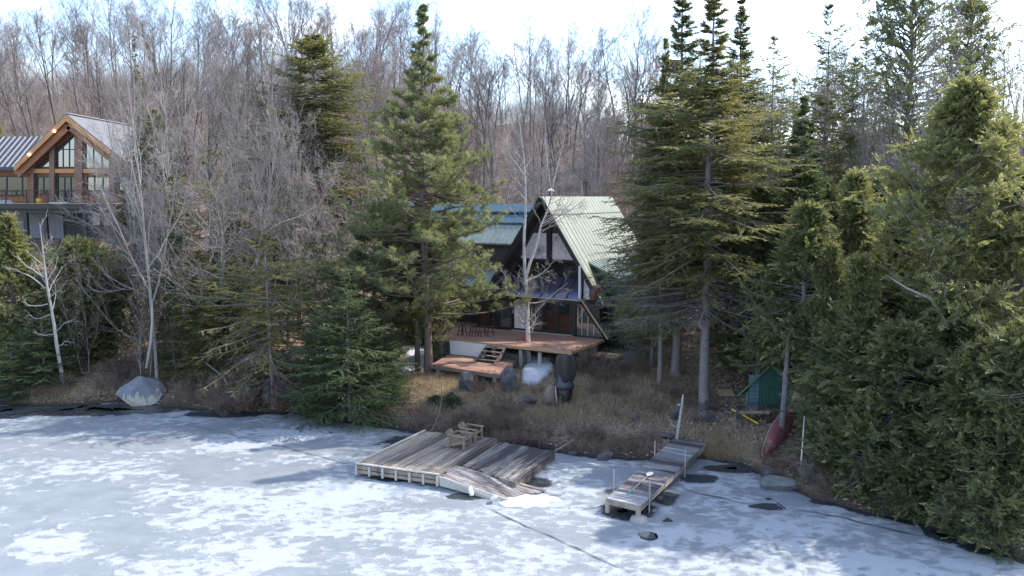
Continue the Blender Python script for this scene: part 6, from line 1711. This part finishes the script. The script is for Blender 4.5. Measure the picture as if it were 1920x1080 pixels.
for xx, yy in cands:
    px = 960 + F_PX * xx / yy
    if px > 1560 and rng.rand() < .45: continue
    k = rng.choice(['hill0', 'hill1', 'hill2', 'hill3', 'hill4', 'hill5', 'hilltwin'])
    proto, H, R = PROTO[k]; o = proto if not proto["_used"] else copy_tree(proto); proto["_used"] = True; o["_used"] = True
    hh = rng.uniform(12.0, 18.5) * (1.0 if yy > 90 else .92)
    s = hh / H; o.location = (xx, yy, gz(xx, yy)); o.scale = (s * rng.uniform(.9, 1.25), s * rng.uniform(.9, 1.25), s); o.rotation_euler = (rng.uniform(-.04, .04), rng.uniform(-.04, .04), rng.uniform(0, 6.28))
    r = region(xx, yy); tag(o, r[1], "tree", r[0])
nsap = 0
while nsap < 110:
    yy = rng.uniform(60, 112); xx = rng.uniform(-.66, .62) * yy
    if not hill_ok(xx, yy) or (xx < -20 and yy < 78 and rng.rand() < .5): continue
    k = rng.choice(['sapling0', 'sapling1', 'sapling2']); proto, H, R = PROTO[k]; o = proto if not proto["_used"] else copy_tree(proto); proto["_used"] = True; o["_used"] = True
    s = rng.uniform(5, 10) / H; o.location = (xx, yy, gz(xx, yy)); o.scale = (s * rng.uniform(1., 1.5), s * rng.uniform(1., 1.5), s); o.rotation_euler = (0, 0, rng.uniform(0, 6.28)); o.name = "bare_sapling"
    r = region(xx, yy); tag(o, r[1].replace("hardwood", "sapling").replace("leafless", "slender leafless"), "sapling", r[0].replace("bare", "slender bare").replace("trees", "saplings")); nsap += 1
# unused prototypes are removed
for key, (pr, H, R) in PROTO.items():
    if not pr["_used"]:
        for c in list(pr.children): bpy.data.objects.remove(c)
        bpy.data.objects.remove(pr)

# ------------------------------------------------------------------ ground cover that nobody could count
def cover(name, mat, n, region_fn, ln, wd, upright, seed, label):
    rs = np.random.RandomState(seed); x, y = region_fn(rs, n); z = ground(x, y)
    ok = z > .04; x, y, z = x[ok], y[ok], z[ok]; m = len(x)
    D = rs.randn(m, 3); D[:, 2] = np.abs(D[:, 2]) * upright + (.25 if upright > 0 else 0)
    if upright == 0: D[:, 2] *= .25
    V, F, T = diamonds(rs, np.c_[x, y, z + (.0 if upright else .02)], D, ln * (.5 + rs.rand(m)), np.full(m, wd), np.clip(fbm(x * .6, y * .6, 3) * .7 + .45 * rs.rand(m) - .1, 0, 1))
    return tag(mesh_np(name, V, [F], M[mat], tint=T), label, None, None, "stuff")
def band(x0, x1, d0, d1):
    def f(rs, n): x = rs.uniform(x0, x1, n); d = d0 + (d1 - d0) * rs.rand(n); return x, shore_y(x) + d
    return f
def blobs(lst):
    def f(rs, n):
        X, Y = [], []
        for px, py, rx, ry in lst:
            p = on_ground(px, py); e = on_ground(px + rx, py); u = on_ground(px, py - ry); k = n // len(lst)
            X.append(p[0] + rs.randn(k) * abs(e[0] - p[0]) * .6); Y.append(p[1] + rs.randn(k) * max(1.0, abs(u[1] - p[1])) * .6)
        return np.concatenate(X), np.concatenate(Y)
    return f
cover("dry_grass", 'grass', 62000, blobs([(1180, 710, 130, 45), (900, 745, 150, 35), (1080, 765, 150, 30), (1350, 850, 60, 35), (1120, 740, 140, 35), (860, 715, 90, 20), (80, 738, 110, 18), (1020, 770, 160, 25)]), .30, .012, .9, 3, "matted dry tan grass on the bank")
cover("leaf_litter", 'litter', 60000, band(-34, 16, .1, 22), .16, .045, 0, 4, "brown fallen leaves over the bank")
def hill_brush():
    rs = np.random.RandomState(9); nb = 7600; k = 9
    d = 20 + 150 * rs.rand(nb) ** 1.1; x = rs.uniform(-.92, .74, nb) * (d + 40); y = shore_y(x) + d
    ok = ~((x > -47) & (x < -24) & (y < 77)) & ~((x > -12) & (x < 10) & (y < 67)); x, y = x[ok], y[ok]; z = ground(x, y); m = len(x)
    P = np.repeat(np.c_[x, y, z - .1], k, 0) + rs.randn(m * k, 3) * np.array([.35, .35, 0])
    D = rs.randn(m * k, 3) * np.array([.38, .38, .1]) + np.array([0, 0, 1.])
    h = np.repeat(rs.uniform(1.6, 4.6, m) + rs.rand(m) * np.clip((y - shore_y(x) - 60) / 60, 0, 1) * 8, k) * rs.uniform(.5, 1.1, m * k); t = np.clip(np.repeat(rs.rand(m), k) * .7 + .3 * rs.rand(m * k), 0, 1)
    V, F, T = diamonds(rs, P, D, h, np.full(m * k, .022), t)
    Vs, Fs, Ts, b = [V], [F], [T], len(V)
    for j in range(4):
        f = rs.uniform(.3, .95, m * k); D2 = nrm(D) + rs.randn(m * k, 3) * .45
        V2, F2, T2 = diamonds(rs, P + nrm(D) * (h * f)[:, None], D2, h * .42, np.full(m * k, .012), t)
        Vs.append(V2); Fs.append(F2 + b); Ts.append(T2); b += len(V2)
    tag(mesh_np("hillside_undergrowth", np.concatenate(Vs), [np.concatenate(Fs)], M['hillbrush'], tint=np.concatenate(Ts)), "dense leafless undergrowth covering the wooded hillside", None, None, "stuff")
hill_brush()
cover("forest_litter", 'litter', 26000, band(-60, 50, 22, 80), .34, .10, 0, 5, "brown fallen leaves on the hillside")
